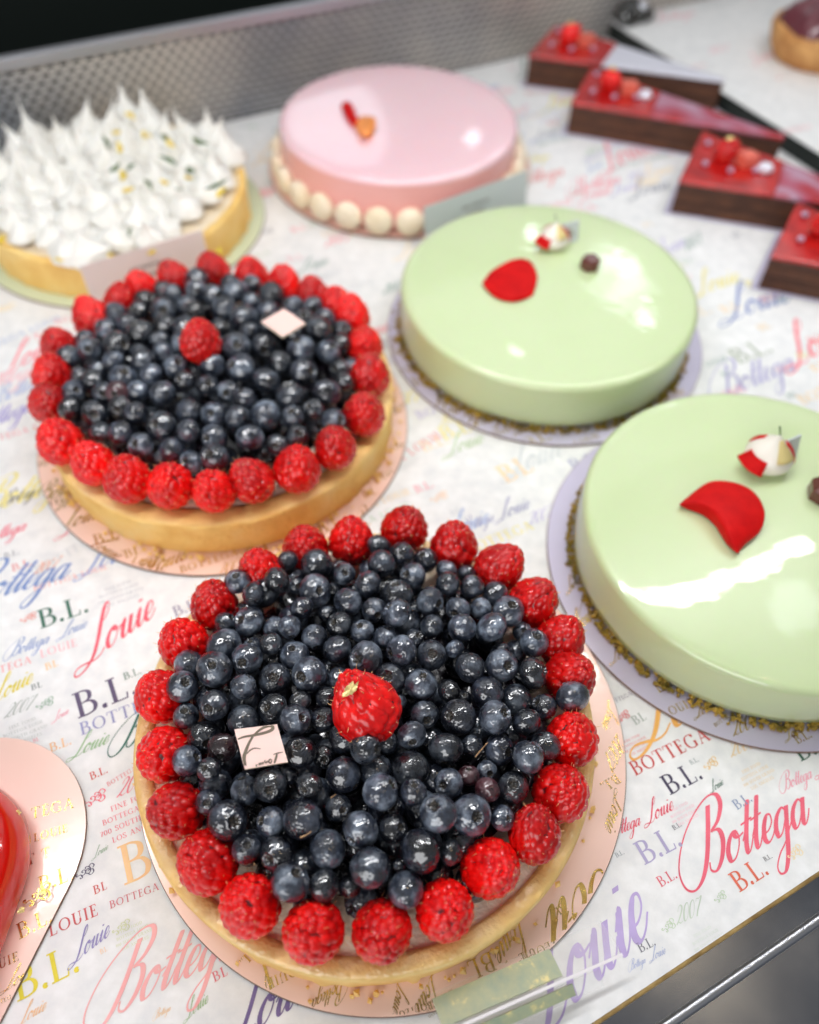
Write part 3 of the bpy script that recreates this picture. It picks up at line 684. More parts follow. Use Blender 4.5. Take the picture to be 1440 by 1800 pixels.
def tart_shell(root, R, H, mtop, mwall, seed, cream=M_cream, hc=.004, rim=.0052):
    ri = R-rim
    prof = [(R-.0012, .0017), (R-.0006, .003), (R-.0008, H*.5), (R-.0001, H-.0022), (R-.0006, H-.0007), (R-.0018, H), (R-rim*.5, H+.0001), (R-rim+.0012, H-.0002), (ri-.0002, H-.0010), (ri-.0008, H-.006)]
    rr = random.Random(seed)
    nick = [(rr.uniform(0, 6.28), rr.uniform(.02, .07), rr.uniform(.3, 1)) for _ in range(40)]
    def wob(a, r, z):
        n = nz3(a, seed)*.00045
        if z > H-.003: z += n*.8 - sum(.0010*s*math.exp(-((a-b)/w)**2) for b, w, s in nick[:18])
        if z < .004: r += .0006*nz3(a*1.0, seed+3)+sum(.0014*s*math.exp(-((a-b)/w*2.5)**2) for b, w, s in nick[18:])
        return r+n*.7, z
    v_, f_ = lathe(prof, 360, wob)
    mi = [1 if (i % (len(prof)-1)) >= 4 else 0 for i in range(len(f_))]
    mesh('crust', v_, f_, [mwall, mtop], root, mi=mi)
    v_, f_ = lathe([(0, H-hc), (ri*.5, H-hc), (ri*.9, H-hc+.0003), (ri+.0002, H-hc+.0011)], 120, lambda a, r, z: (r, z+.0005*nz3(a+r*80, seed+9)*(r/ri)))
    mesh('custard_filling', v_, f_, cream, root)

def shade_disc(root, r, z):  # added dark disc, so the gaps between blueberries look deeply shaded
    v_, f_ = lathe([(0, z+.004), (r*.6, z+.0035), (r*.9, z+.0015), (r, z-.0015)], 90, lambda a, q, h: (q*(1+.02*nz3(a, 77)), h+.0004*nz3(a*3+q*200, 78)))
    mesh('gap_shade_disc', v_, f_, M_gapshade, root)
def rot_to(d, spin=0.):
    return (Matrix(((1,0,0),(0,1,0),(0,0,1))) and Vector(d).normalized().to_track_quat('Z', 'Y').to_matrix() @ Matrix.Rotation(spin, 3, 'Z')).to_euler()

TC = np.array([-.0144, .1263]); H = .0245
tart1 = empty('blueberry_raspberry_tart', (TC[0], TC[1], 0), 'nearest tart heaped with glazed blueberries in a ring of raspberries, standing on the pink board', 'fruit tart', 'blueberry and raspberry tarts')
T0 = Vector((TC[0], TC[1], 0))
tart_shell(tart1, .0908, .0215, M_crust_g, M_crust, 5, hc=.003, rim=.0072)
shade_disc(tart1, .0655, .0215)
ring = [(537,965,56),(618,954,56),(711,932,56),(798,963,58),(876,999,58),(937,1060,60),(984,1128,60),(1001,1192,62),(1005,1301,66),(985,1394,68),(940,1470,66),(862,1526,70),(782,1600,72),(671,1637,74),(551,1637,76),(440,1592,76),(366,1515,74),(312,1425,70),(290,1326,68),(286,1225,64),(324,1133,62),(377,1065,60),(459,1010,58)]
rr = random.Random(3)
def depth(p): return (Vector(p)-Vector((0, 0, CH))).dot(FWD)
rasp_pos = []
for i, (x, y, r) in enumerate(ring):
    p = at(x, y, .0315); rw = r/1390*depth(p)*.755
    out = Vector((p.x-T0.x, p.y-T0.y, 0)).normalized()
    ax = Vector((0, 0, 1))+out*rr.uniform(-.05, .30)+Vector((rr.uniform(-.18, .18), rr.uniform(-.18, .18), 0))
    if i == 10: ax = Vector((0, 0, 1))-out*.5+Vector((.3, .3, 0))
    if i == 4: ax = Vector((.5, .1, .8))
    o = inst('raspberry', RASP[rr.randrange(5)], p-T0, rot_to(ax, rr.random()*6.28), rw, tart1)
    rasp_pos.append((p.x, p.y, p.z, rw))
bb = []
def add(x0, y0, L, kind='b'):
    for t in L: bb.append((x0+t[0]/2.88, y0+t[1]/2.88, t[2]/2.88, t[3] if len(t) > 3 else kind))
add(200, 850, [(885,420,52),(1032,415,80),(630,525,66),(825,540,70),(1165,465,58),(1340,325,60),(1360,425,70),(1290,520,72),(920,520,45),(1025,550,84),(1110,530,40),(1185,605,74),(720,620,65),(690,690,78),(585,710,55),(815,720,60),(888,730,62),(945,660,62),(1085,660,50),(1320,640,65),(1015,780,67),(1145,715,68),(1265,750,60),(565,825,90),(700,820,50),(800,845,58),(1140,840,78),(1375,780,65),(690,900,82),(905,860,75),(1265,890,90),(385,930,76),(530,990,90),(365,1055,80),(815,990,84),(990,970,90),(1140,1000,65),(1400,980,80),(665,1065,66),(520,1145,76),(385,1190,68),(800,1145,76),(940,1110,58),(665,1200,85),(450,1280,85),(925,1220,80),(1060,1180,65,'d'),(1080,1090,56,'d'),(545,1345,76,'r'),(1165,1310,84,'d'),(1370,1320,65),(960,1385,80),(385,1410,76),(1295,1400,82),(1080,1400,56,'d')])
add(640, 850, [(188,370,62),(310,390,65,'d'),(245,480,68),(420,440,55),(520,460,50),(425,520,62),(540,535,64),(170,565,75),(335,600,76),(480,640,63),(590,635,58),(670,560,66),(730,650,80),(165,685,75),(340,725,62),(495,745,74),(640,755,80),(800,750,50),(860,820,76),(250,785,55),(185,850,80),(345,870,76),(460,865,50),(690,850,55),(535,940,78),(695,920,84),(840,980,80),(300,1020,84),(420,1050,65),(620,1070,86),(780,1085,82),(905,1130,66),(170,1100,45),(510,1080,45),(300,1185,76),(475,1190,92),(655,1215,86),(820,1230,76,'d'),(1045,1095,88),(245,1290,74),(410,1350,90),(545,1330,55),(685,1340,84),(895,1340,76),(820,1400,84)])
add(640, 1300, [(240,145,96),(625,155,52),(85,300,92),(425,240,76),(530,185,56,'r'),(615,265,65,'r'),(755,240,80),(270,330,66,'d'),(335,395,92),(540,390,104),(700,400,64),(150,460,76,'d'),(280,570,106),(435,575,66),(210,770,92),(180,640,34)])
add(200, 1300, [(500,175,60),(800,250,84),(665,290,75),(880,200,50,'d'),(1145,155,92,'d'),(1305,120,84),(1000,265,64),(1135,345,68),(910,350,50),(500,340,66,'d'),(590,390,100,'d'),(800,430,74),(975,430,102),(1255,470,96),(695,560,74),(820,590,90),(1070,565,96),(910,720,96),(1075,725,82),(1295,680,100),(1180,740,58,'d')])
top_rasp = at(645, 1248, .0515)
pos, rad, kinds = [], [], []
for x, y, r, k in bb:
    z = .040
    for _ in range(4):
        p = at(x, y, z); rho = math.hypot(p.x-TC[0], p.y-TC[1]); z = .0345+.0085*max(0, 1-(rho/.075)**2)
        if r < 19: z -= .003
    pos.append(tuple(p)); rad.append(r/1390*depth(p)*1.03); kinds.append(k)
n_vis = len(pos)
rq = random.Random(8)
while len(pos) < n_vis+110:
    a = rq.random()*6.283; q = .068*math.sqrt(rq.random()); pos.append((TC[0]+q*math.cos(a), TC[1]+q*math.sin(a), .0275+rq.random()*.004)); rad.append(rq.uniform(.0056, .0072)); kinds.append('b' if rq.random() < .8 else 'd')
fix = [1]*n_vis+[0]*110
# keep clear of the raspberries and of the plaque: fixed bodies take part in the relaxation
pp = relax(pos+[(a, b, c) for a, b, c, _ in rasp_pos], rad+[r*.92 for *_, r in rasp_pos], fix+[1]*len(rasp_pos), TC, .085, 30, .15)
for i in range(len(pos)):
    p = Vector(pp[i]); r = rad[i]
    if i >= n_vis and (p.z > .036): p.z = .034
    k = 'd' if kinds[i] == 'b' and rq.random() < .14 else kinds[i]; pool = BLUE if k == 'b' else BLUE_D if k == 'd' else BLUE_R
    d = Vector((rq.gauss(0, .55), rq.gauss(-.3, .5), .9)) if rq.random() < .5 else Vector((rq.gauss(0, 1), rq.gauss(0, 1), rq.gauss(.1, .7)))
    o = inst('blueberry', pool[rq.randrange(len(pool))], p-T0, rot_to(d, rq.random()*6.28), (r*rq.uniform(.96, 1.04), r*rq.uniform(.93, 1.0), r), tart1)
    if k == 'r': o['label'] = 'reddish purple blueberry'
for x, y, z, d, L in ((582, 1402, .046, (.3, -.2, 1), .004), (447, 1518, .040, (.1, -.5, .8), .003), (836, 1330, .047, (.5, .4, 1), .007), (1002, 1252, .042, (0, -.8, .3), .003), (528, 1472, .049, (.9, .2, .2), .004)):
    stalk(at(x, y, z)-T0, d, L, tart1)
o = inst('raspberry', RASP_T, top_rasp-T0, rot_to(RIGHT*-.42+UPV*.85-FWD*.42, 1.0), .0130, tart1); o['label'] = 'tilted raspberry with gold leaf on top of the blueberries'
def flake(c, nrm, r, parent, seed, m=M_goldleaf):
    q = random.Random(seed); n = Vector(nrm).normalized(); x = n.orthogonal().normalized(); y = n.cross(x); vs = [Vector(c)+n*.0004]; fs = []
    for k in range(16):
        a = k/16*6.283; rr_ = r*q.uniform(.55, 1.1); vs.append(Vector(c)+x*(rr_*math.cos(a))+y*(rr_*.7*math.sin(a))+n*q.uniform(-.0002, .0005))
    for k in range(16): fs.append((0, 1+k, 1+(k+1) % 16))
    vs += [v-n*.0001 for v in vs]; fs += [tuple(i+17 for i in f[::-1]) for f in fs]
    fs += [(1+k, 18+k, 18+(k+1) % 16, 1+(k+1) % 16) for k in range(16)]
    return mesh('gold_leaf', vs, fs, m, parent, smooth=False)
nf = (RIGHT*-.30+UPV*.62-FWD*.72).normalized(); flake(top_rasp-T0+nf*.0160, nf, .0036, tart1, 2)

def plaque(root, corners, z, T0, thick=.0011, art=True):
    """small printed chocolate square; corners tl, tr, br, bl (photo pixels) on a tilted plane"""
    zz = z if hasattr(z, '__len__') else [z]*4
    P_ = [at(*c, h)-T0 for c, h in zip(corners, zz)]
    n = (P_[1]-P_[0]).cross(P_[3]-P_[0]).normalized()
    if n.z < 0: n = -n
    vs = P_+[p-n*thick for p in P_]
    o = mesh('name_plaque', vs, [(3, 2, 1, 0), (4, 5, 6, 7), (0, 1, 5, 4), (1, 2, 6, 5), (2, 3, 7, 6), (3, 0, 4, 7)], [M_tag, M_taged], root, smooth=False, mi=[0, 0, 1, 1, 1, 1])
    if art:
        def loc(px, py):                       # sketch units: 9 per photo pixel, origin (380,1240)
            return np.array([(px), (py)])
        # map sketch quad to local uv by bilinear inverse (square is close to a parallelogram)
        o0 = np.array([290., 380.]); ex = np.array([670., -85.]); ey = np.array([158., 622.])
        Mi = np.linalg.inv(np.stack([ex, ey], 1))
        Q = Print(); ox = P_[1]-P_[0]; oy = P_[3]-P_[0]
        def st(L, T, t, mode='nib'):
            uvp = [tuple(Mi@(np.array(p)-o0)) for p in L]
            q = cr(uvp, 10); d = np.gradient(q, axis=0); Ln = np.hypot(*d.T)+1e-9; nn = np.stack([-d[:, 1], d[:, 0]], 1)/Ln[:, None]
            w = t+(T-t)*np.sin(np.linspace(0, math.pi, len(q)))
            if mode == 'grow': w = t+(T-t)*np.linspace(0, 1, len(q))**1.2
            for s_ in (0,):
                base = len(Q.v)
                for i in range(len(q)):
                    for e in (1, -1):
                        c = np.clip(q[i]+nn[i]*w[i]/2*e, .01, .99); Q.v.append(P_[0]+ox*c[0]+oy*c[1]+n*.00012+n*(2e-5*i/len(q)))
                for i in range(len(q)-1): Q.f.append((base+2*i, base+2*i+1, base+2*i+3, base+2*i+2)); Q.m.append(Q.slot(M_tagink))
        st([(345,540),(450,500),(620,470),(780,430),(880,385),(890,335),(820,325),(720,370),(630,440),(560,520)], .075, .035)
        st([(575,500),(520,600),(470,720),(440,830),(448,950)], .10, .05, 'grow')
        st([(480,770),(540,710),(610,680),(700,690)], .035, .02)
        st([(1040,740),(960,755),(890,780)], .03, .015); st([(950,765),(930,840),(905,915)], .05, .03)
        st([(870,860),(840,850),(820,890),(850,910),(870,870)], .03, .02)
        st([(800,870),(790,900),(760,895),(765,860)], .03, .02); st([(735,890),(725,930)], .035, .02); st([(705,900),(695,940)], .035, .02); st([(680,905),(670,945)], .035, .02); st([(650,930),(625,945),(640,970)], .025, .015)
        Q.build('plaque_lettering', o)
    return o
plaque(tart1, [(412,1282),(487,1273),(506,1339),(430,1352)], [.0535, .0535, .052, .052], T0)

# second tart
TC2 = np.array([-.1020, .3060]); T2 = Vector((TC2[0], TC2[1], 0))
tart2 = empty('blueberry_raspberry_tart', T2, 'second blueberry tart behind the nearest one, its tall golden crust showing below the raspberries', 'fruit tart', 'blueberry and raspberry tarts')
tart_shell(tart2, .0915, .0245, M_crust, M_crust_b, 15, hc=.0012, rim=.0110)
shade_disc(tart2, .067, .0245)
ring2 = [(750,155),(885,175),(1000,210),(1100,250),(1185,290),(1235,330),(1280,415),(1300,525),(1280,655),(1180,765),(1045,840),(890,880),(755,915),(600,895),(450,875),(330,820),(215,745),(175,620),(185,520),(210,420),(330,325),(430,265),(500,220),(618,185)]
rasp2 = []
for i, (x, y) in enumerate(ring2):
    p = at(x/2, 400+y/2+(7 if y > 700 else 2), .0352); out = Vector((p.x-T2.x, p.y-T2.y, 0)).normalized()
    ax = Vector((0, 0, 1))+out*rr.uniform(-.1, .25)+Vector((rr.uniform(-.2, .2), rr.uniform(-.2, .2), 0))
    rw = rr.uniform(.0103, .0116)
    if i == 11: ax = Vector((-.45, 0, 1))
    if i in (4, 5): p.z += .003; rw *= .95
    inst('raspberry', RASP[rr.randrange(5)], p-T2, rot_to(ax, rr.random()*6.28), rw, tart2); rasp2.append((*p, rw))
pos, rad = [], []
rq = random.Random(21); tries = 0
while len(pos) < 175 and tries < 30000:
    tries += 1; a = rq.random()*6.283; q = .076*math.sqrt(rq.random()); r = rq.choice([.0058, .0064, .007, .0076, .0083]); z = .0395+.008*(1-(q/.076)**2)+rq.uniform(-.0025, .0015)
    p = (TC2[0]+q*math.cos(a), TC2[1]+q*math.sin(a), z)
    if all(math.dist(p, s) > (r+t)*.86 for s, t in zip(pos, rad)) and all(math.dist(p[:2], s[:2]) > (r+s[3])*.80 for s in rasp2): pos.append(p); rad.append(r)
nv = len(pos)
while len(pos) < nv+80:
    a = rq.random()*6.283; q = .068*math.sqrt(rq.random()); pos.append((TC2[0]+q*math.cos(a), TC2[1]+q*math.sin(a), .031)); rad.append(.0066)
pp = relax(pos, rad, [0]*len(pos), TC2, .080, 25, .6)
for i in range(len(pos)):
    p = Vector(pp[i]); r = rad[i]; q = rq.random(); k = BLUE if q < .8 else BLUE_D
    d = Vector((rq.gauss(0, .55), rq.gauss(-.5, .5), .9)) if rq.random() < .45 else Vector((rq.gauss(0, 1), rq.gauss(0, 1), rq.gauss(.1, .7)))
    inst('blueberry', k[rq.randrange(len(k))], p-T2, rot_to(d, rq.random()*6.28), (r, r*rq.uniform(.93, 1), r), tart2)
p = at(207, 690, .046); o = inst('blueberry', BLUE_R[0], p-T2, (1, 0, 0), .0058, tart2); o['label'] = 'reddish unripe blueberry'
o = inst('raspberry', RASP[2], at(353, 603, .0565)-T2, rot_to((.1, 0, 1), 0), .0108, tart2); o['label'] = 'raspberry with gold leaf in the middle of the blueberries'
flake(at(354, 576, .067)-T2, (0, -.6, 1), .0027, tart2, 4)
plaque(tart2, [(460,565),(500,542),(537,568),(497,592)], .0560, T2, art=False)

# ------------------------------------------------------------------ green glazed cakes
def glazed(root, R, H, m, seed, side=None, name='glazed_cake_body', z0=.0035):
    pr = [(0, H), (R*.4, H-.0001), (R*.75, H-.0002), (R*.9, H-.0003), (R-.005, H-.0005)]
    for k in range(1, 9):
        a = k/8*math.pi/2; pr.append((R-.0038+.0038*math.sin(a), H-.0006-.0038*(1-math.cos(a))))
    pr += [(R+.0002, H*.6), (R+.0003, H*.3), (R-.0002, z0+.002), (R-.002, z0), (R-.02, z0)]
    def wob(a, r, z):
        if z < H*.75: r += .0006*nz3(a, seed)*(1-z/H)
        if z < z0+.003: z += .0009*abs(nz3(a*2, seed+2))*1.2
        return r, z
    v_, f_ = lathe(pr, 200, wob)
    mi = None
    ms = [m]
    if side: ms = [m, side]; mi = [1 if (i % (len(pr)-1)) > 11 else 0 for i in range(len(f_))]
    return mesh(name, v_, [f[::-1] for f in f_] if False else f_, ms, root, mi=mi)
def crumbs(root, R, n, seed, m=M_crumb, z=.0017):
    q = random.Random(seed); vs, fs = [], []
    for _ in range(n):
        a = q.random()*6.283; r = R+q.uniform(-.0010, .0024)+(.002 if q.random() < .05 else 0); s = q.uniform(.0007, .0017)
        c = Vector((r*math.cos(a), r*math.sin(a), z+s*.7+(q.uniform(0, .0018) if r < R+.0003 else 0))); b = len(vs)
        bm = [(1,0,0),(-1,0,0),(0,1,0),(0,-1,0),(0,0,1),(0,0,-1),(.6,.6,.6),(-.6,.6,.6),(.6,-.6,.6),(-.6,-.6,.6)]
        R3 = Matrix.Rotation(q.random()*6, 3, Vector((q.random(), q.random(), q.random()+.01)))
        o6 = [c+(R3@Vector(t))*(s*q.uniform(.7, 1.3)) for t in bm[:6]]
        vs += o6; fs += [(b+0,b+2,b+4),(b+2,b+1,b+4),(b+1,b+3,b+4),(b+3,b+0,b+4),(b+2,b+0,b+5),(b+1,b+2,b+5),(b+3,b+1,b+5),(b+0,b+3,b+5)]
    o = mesh('pistachio_crumbs', vs, fs, m, root, smooth=False); o['kind'] = 'stuff'; return o
def petal_from(root, T0, outer, fold, lip, z, lift, name='rose_petal', m=M_petal, thick=.00045):
    """curled petal: the outline on the cake top, the fold that stands up, the lip turned down"""
    n = 28
    def res(L, n):
        p = cr([tuple(at(*q, 0))[:2] for q in L], 12); s = np.r_[0, np.cumsum(np.hypot(*np.diff(p, axis=0).T))]; t = np.linspace(0, s[-1], n)
        return np.stack([np.interp(t, s, p[:, 0]), np.interp(t, s, p[:, 1])], 1)
    def conv(xy, zz):  # the outline was read on the paper plane: slide it along the sight line to its own height
        k = (CH-zz)/CH; return Vector((xy[0]*k, xy[1]*k, zz))
    O = res(outer, n); F = res(fold, n); L = res(lip, n); vs, fs = [], []
    rows = []
    for i in range(n):
        t = i/(n-1); e = math.sin(math.pi*t)
        row = []
        zf = z+lift*(.35+.65*e); zo = z+.0012+lift*.35*e; zl = z+.0006
        for s in (0, .5, 1): row.append(conv(L[i]*(1-s)+F[i]*s, zl*(1-s)+zf*s))
        for s in (.12, .3, .5, .7, .88, 1): row.append(conv(F[i]*(1-s)+O[i]*s, zf*(1-s)+zo*s+lift*.22*math.sin(math.pi*s)*e))
        rows.append(row)
    k = len(rows[0])
    for row in rows: vs += [v-T0 for v in row]
    for i in range(n-1):
        for j in range(k-1): fs.append((i*k+j, (i+1)*k+j, (i+1)*k+j+1, i*k+j+1))
    o = mesh(name, vs, fs, m, root); md = o.modifiers.new('thickness', 'SOLIDIFY'); md.thickness = thick; md.offset = 0
    md2 = o.modifiers.new('smooth', 'SUBSURF'); md2.levels = 1; md2.render_levels = 1
    return o
def bud(root, c, s, spin):
    """white chocolate bud with a drawn-out tip, red petal strips, a gold leaf and a leaning card"""
    b = bpy.data.objects.new('white_bud', None); link(b, root); b.location = c; b.rotation_euler = (0, 0, spin); b.scale = (s, s, s)
    pr = [(0, 0), (.45, .02), (.8, .15), (1.0, .45), (.98, .72), (.82, 1.0), (.55, 1.28), (.30, 1.50), (.14, 1.66), (.05, 1.80), (0, 1.86)]
    v_, f_ = lathe([tuple(p) for p in cr(pr, 3)], 40); mesh('bud_shell', v_, f_, M_whitechoc, b)
    def strip(a0, a1, z0, z1, flare, nm, m):
        vs, fs = [], []; n = 8
        for j in range(n+1):
            t = j/n; z = z0+(z1-z0)*t
            r = np.interp(z, [p[1] for p in pr], [p[0] for p in pr])+.05+flare*(1-t)**2
            for k in range(7):
                a = a0+(a1-a0)*k/6; vs.append((r*math.cos(a), r*math.sin(a), z))
        for j in range(n):
            for k in range(6): fs.append((j*7+k, j*7+k+1, j*7+8+k, j*7+7+k))
        o = mesh(nm, vs, fs, m, b); md = o.modifiers.new('thickness', 'SOLIDIFY'); md.thickness = .06; return o
    strip(R_(175), R_(238), .50, .95, .30, 'red_strip', M_petal)
    strip(R_(112), R_(140), .80, 1.35, .0, 'red_strip', M_petal)
    strip(R_(-28), R_(8), .42, 1.45, .0, 'red_strip', M_petal)
    strip(R_(-98), R_(-40), 1.0, 1.66, .06, 'gold_leaf', M_goldleaf)
    # fine stalk
    vs, fs = [], []
    for j in range(6):
        for k in range(5): vs.append((.035*math.cos(k*1.257)-.05*j, .035*math.sin(k*1.257), 1.75+.12*j))
    for j in range(5):
        for k in range(5): fs.append((j*5+k, j*5+(k+1) % 5, j*5+5+(k+1) % 5, j*5+5+k))
    mesh('bud_stalk', vs, fs, M_leaf, b)
    return b
def mini_card(root, T0, px, z0, h, th=.0008, m=M_card_g):
    """little card standing on edge: lower left/right in photo pixels"""
    A = at(*px[0], z0)-T0; B = at(*px[1], z0)-T0; u = (B-A).normalized(); n = Vector((-u.y, u.x, 0)); t = (Vector((0, 0, 1))+n*.35).normalized()
    vs = [A, B, B+t*h+u*.001, A+t*h+u*.001]; vs += [v+n*th for v in vs]
    o = mesh('name_card', vs, [(0, 1, 2, 3), (7, 6, 5, 4), (0, 4, 5, 1), (1, 5, 6, 2), (2, 6, 7, 3), (3, 7, 4, 0)], m, root, smooth=False)
    Q = Print(); X = u; 
    for k, (a, b) in enumerate(((.3, .7), (.2, .8))):
        c0 = A+(B-A)*a+t*h*(.62-.2*k)-n*.0002; c1 = A+(B-A)*b+t*h*(.62-.2*k)-n*.0002; base = len(Q.v)
        Q.v += [c0, c1, c1+t*h*.07, c0+t*h*.07]; Q.f.append((base, base+1, base+2, base+3)); Q.m.append(Q.slot(M_gold))
    Q.build('card_print', o)
    return o
def gem(root, c, s, spin, nm='chocolate_gem'):
    vs, fs = [], []; n = 6
    for r, z in ((1.0, 0), (1.0, .8), (.72, 1.15)):
        for k in range(n): vs.append((r*math.cos(k*math.pi/3), r*math.sin(k*math.pi/3), z))
    vs += [(0, 0, 1.15), (0, 0, 0)]
    for j in range(2):
        for k in range(n): fs.append((j*n+k, j*n+(k+1) % n, j*n+n+(k+1) % n, j*n+n+k))
    for k in range(n): fs.append((12+k, 12+(k+1) % n, 18)); fs.append(((k+1) % n, k, 19))
    o = mesh(nm, vs, fs, M_choc, root, smooth=False); o.location = c; o.rotation_euler = (0, 0, spin); o.scale = (s, s, s); 
    m = o.modifiers.new('bevel', 'BEVEL'); m.width = .08; m.segments = 3
    return o
GH_ = .0345
def green_cake(c, R, label, seed):
    r = empty('green_glazed_cake', (c[0], c[1], 0), label, 'glazed cake', 'green mirror-glazed cakes')
    glazed(r, R, GH_, M_green, seed, name='glaze'); crumbs(r, R-.0002, 900, seed)
    return r
G1 = (.0778, .3908); G2 = (.1652, .2210)
cake1 = green_cake(G1, .0870, 'farther pale green glazed cake, whole in view below the pink cake', 31)
cake2 = green_cake(G2, .0850, 'nearer pale green cake with a curled red petal, cut off by the right edge', 37)
C1 = Vector((*G1, 0)); C2 = Vector((*G2, 0))
o6 = lambda L: [(1140+x/4.8, 680+y/4.8) for x, y in L]
petal_from(cake2, C2, o6([(262,995),(380,890),(510,802),(640,790),(790,825),(900,890),(965,990),(985,1060),(975,1150),(945,1220),(880,1280),(810,1330),(760,1402)]),
           o6([(262,995),(350,978),(450,985),(545,1040),(600,1110),(650,1190),(700,1310),(756,1402)]),
           o6([(262,998),(330,1035),(450,1080),(550,1160),(610,1250),(670,1340),(750,1406)]), GH_, .0085)
petal_from(cake1, C1, [(848,497),(862,478),(885,463),(905,455),(925,455),(938,465),(945,485),(943,500),(938,515)], [(848,498),(862,508),(880,514),(900,519),(915,519),(928,517),(938,516)],
           [(848,499),(860,515),(876,526),(895,531),(912,530),(928,524),(938,518)], GH_, .004)
bud(cake2, at(1344, 815, GH_)-C2+Vector((0, 0, -.0004)), .0112, R_(5)); bud(cake1, at(972, 432, GH_)-C1, .0092, R_(10))
mini_card(cake2, C2, [(1358, 825), (1400, 805)], GH_, .0125); mini_card(cake1, C1, [(980, 434), (1016, 424)], GH_, .0125)
gem(cake2, at(1446, 872, GH_)-C2, .0080, .3); gem(cake1, at(1036, 470, GH_)-C1, .0062, .1)

crumbs(tart1, .0925, 60, 90, M_crust).name = 'pastry_crumbs'; crumbs(tart2, .0932, 130, 91, M_crust_b).name = 'pastry_crumbs'

# ------------------------------------------------------------------ pink cake
C5 = Vector((-.0165, .5750, 0))
pk = empty('pink_glazed_cake', C5, 'round pink glazed cake ringed at its foot with cream coloured shells', 'glazed cake')
PR = .0885
glazed(pk, PR-.002, .0405, M_pinkg, 41, side=M_pinks, name='glaze')
sv, sf = lathe([(0, .0062), (.006, .0058), (.0095, .003), (.0102, 0), (.0095, -.003), (.006, -.0058), (0, -.0062)], 20)
shell_me = mesh('macaron_shell', sv, sf, M_shell, link_it=False).data
NS = 26
for k in range(NS):
    a = 2*math.pi*k/NS; d = Vector((math.cos(a), math.sin(a), 0))
    inst('macaron_shell', shell_me, d*(PR+.0015)+Vector((0, 0, .0125)), rot_to(d, 0), (.98, .98, .85), pk)
petal_from(pk, C5, [(600,185),(606,178),(616,180),(622,190),(628,205),(632,222)], [(600,187),(605,196),(612,206),(618,214),(624,220),(632,224)], [(600,189),(604,198),(610,209),(616,218),(623,223),(631,226)], .0405, .004, 'red_petal')
petal_from(pk, C5, [(626,212),(636,204),(650,204),(660,208),(660,225),(655,236)], [(624,216),(628,226),(634,234),(642,240),(650,240),(655,238)], [(624,218),(627,229),(633,238),(642,243),(650,242),(655,239)], .0405, .005, 'orange_petal', M_orange)
def stand_card(name, px0, px1, z0, h, label, m, lean=.25, th=.0006, dir_=None):
    A = at(*px0, z0); B = at(*px1, z0); u = (B-A).normalized(); n = Vector((-u.y, u.x, 0)); t = (Vector((0, 0, 1))+n*lean).normalized()
    e = empty(name, (A+B)/2, label, 'label card'); c = (A+B)/2
    vs = [A-c, B-c, B-c+t*h, A-c+t*h]; vs += [v+n*th for v in vs]
    mesh('card', vs, [(0, 1, 2, 3), (7, 6, 5, 4), (0, 4, 5, 1), (1, 5, 6, 2), (2, 6, 7, 3), (3, 7, 4, 0)], m, e, smooth=False)
    Q = Print(); L = (B-A).length; q = random.Random(2)
    for row, (a, b) in enumerate(((.36, .62), (.42, .56))):
        x = a
        while x < b:
            w = q.uniform(.006, .02); p0 = A-c+(B-A)*x+t*h*(.62-.18*row)-n*.0002; base = len(Q.v)
            Q.v += [p0, p0+(B-A)*w, p0+(B-A)*w+t*h*.07, p0+t*h*.07]; Q.f.append((base, base+1, base+2, base+3)); Q.m.append(Q.slot(M_cardb)); x += w+.012
    Q.build('card_print', e)
    return e
stand_card('label_card', (748, 440), (924, 372), .0005, .030, 'grey label card leaning against the foot of the pink cake', M_card_g, .12)

# ------------------------------------------------------------------ meringue tart
C6 = Vector((-.2065, .4945, 0))
mt = empty('meringue_tart', C6, 'round tart with a golden crust, heaped with white meringue peaks, zest and green leaves', 'meringue tart')
tart_shell(mt, .0885, .0275, M_crust_b, M_crust_b, 51, cream=M_cream, hc=.003)
def peak(seed):
    q = random.Random(seed); h = q.uniform(2.85, 3.5); lean = q.uniform(-.25, .25); pr = [(0.6, -.2), (1.02, .05), (1.08, .45), (.98, .85), (.76, 1.2), (.48, 1.55), (.28, 1.9), (.15, 2.25), (.07, 2.6), (.01, h-.1)]
    pts = cr(pr, 3); n = 26; vs, fs = [], []
    for j in range(n):
        a = 2*math.pi*j/n
        for r, z in pts:
            r2 = max(r, .004)*(1+.07*math.sin(3*a+seed+z)+.05*math.sin(7*z+2*a)+.05*math.sin(5*a-3*z+seed)); b = max(0, z-1.2)
            vs.append((r2*math.cos(a)+lean*b*b*.5, r2*math.sin(a)+.06*b*b*math.sin(seed), z))
    k = len(pts)
    for j in range(n):
        for i in range(k-1): fs.append((j*k+i, ((j+1) % n)*k+i, ((j+1) % n)*k+i+1, j*k+i+1))
    return mesh('meringue_peak', vs, fs, M_white, link_it=False).data
PK = [peak(i) for i in range(6)]
q = random.Random(4); sp = .0180; tops = []
for j in range(-6, 7):
    for i in range(-6, 7):
        x = (i+.5*(j % 2))*sp+q.uniform(-.0042, .0042); y = j*sp*.866+q.uniform(-.0042, .0042)
        if math.hypot(x, y) > .0815: continue
        s = .0110*q.uniform(.85, 1.15)
        inst('meringue_peak', PK[q.randrange(6)], (x, y, .0262), (q.uniform(-.22, .22), q.uniform(-.22, .22), q.random()*6.28), (s, s, s*q.uniform(.8, 1.1)*(.60+.36*min(1, max(0, (y+.06)/.12)))), mt); tops.append((x, y))
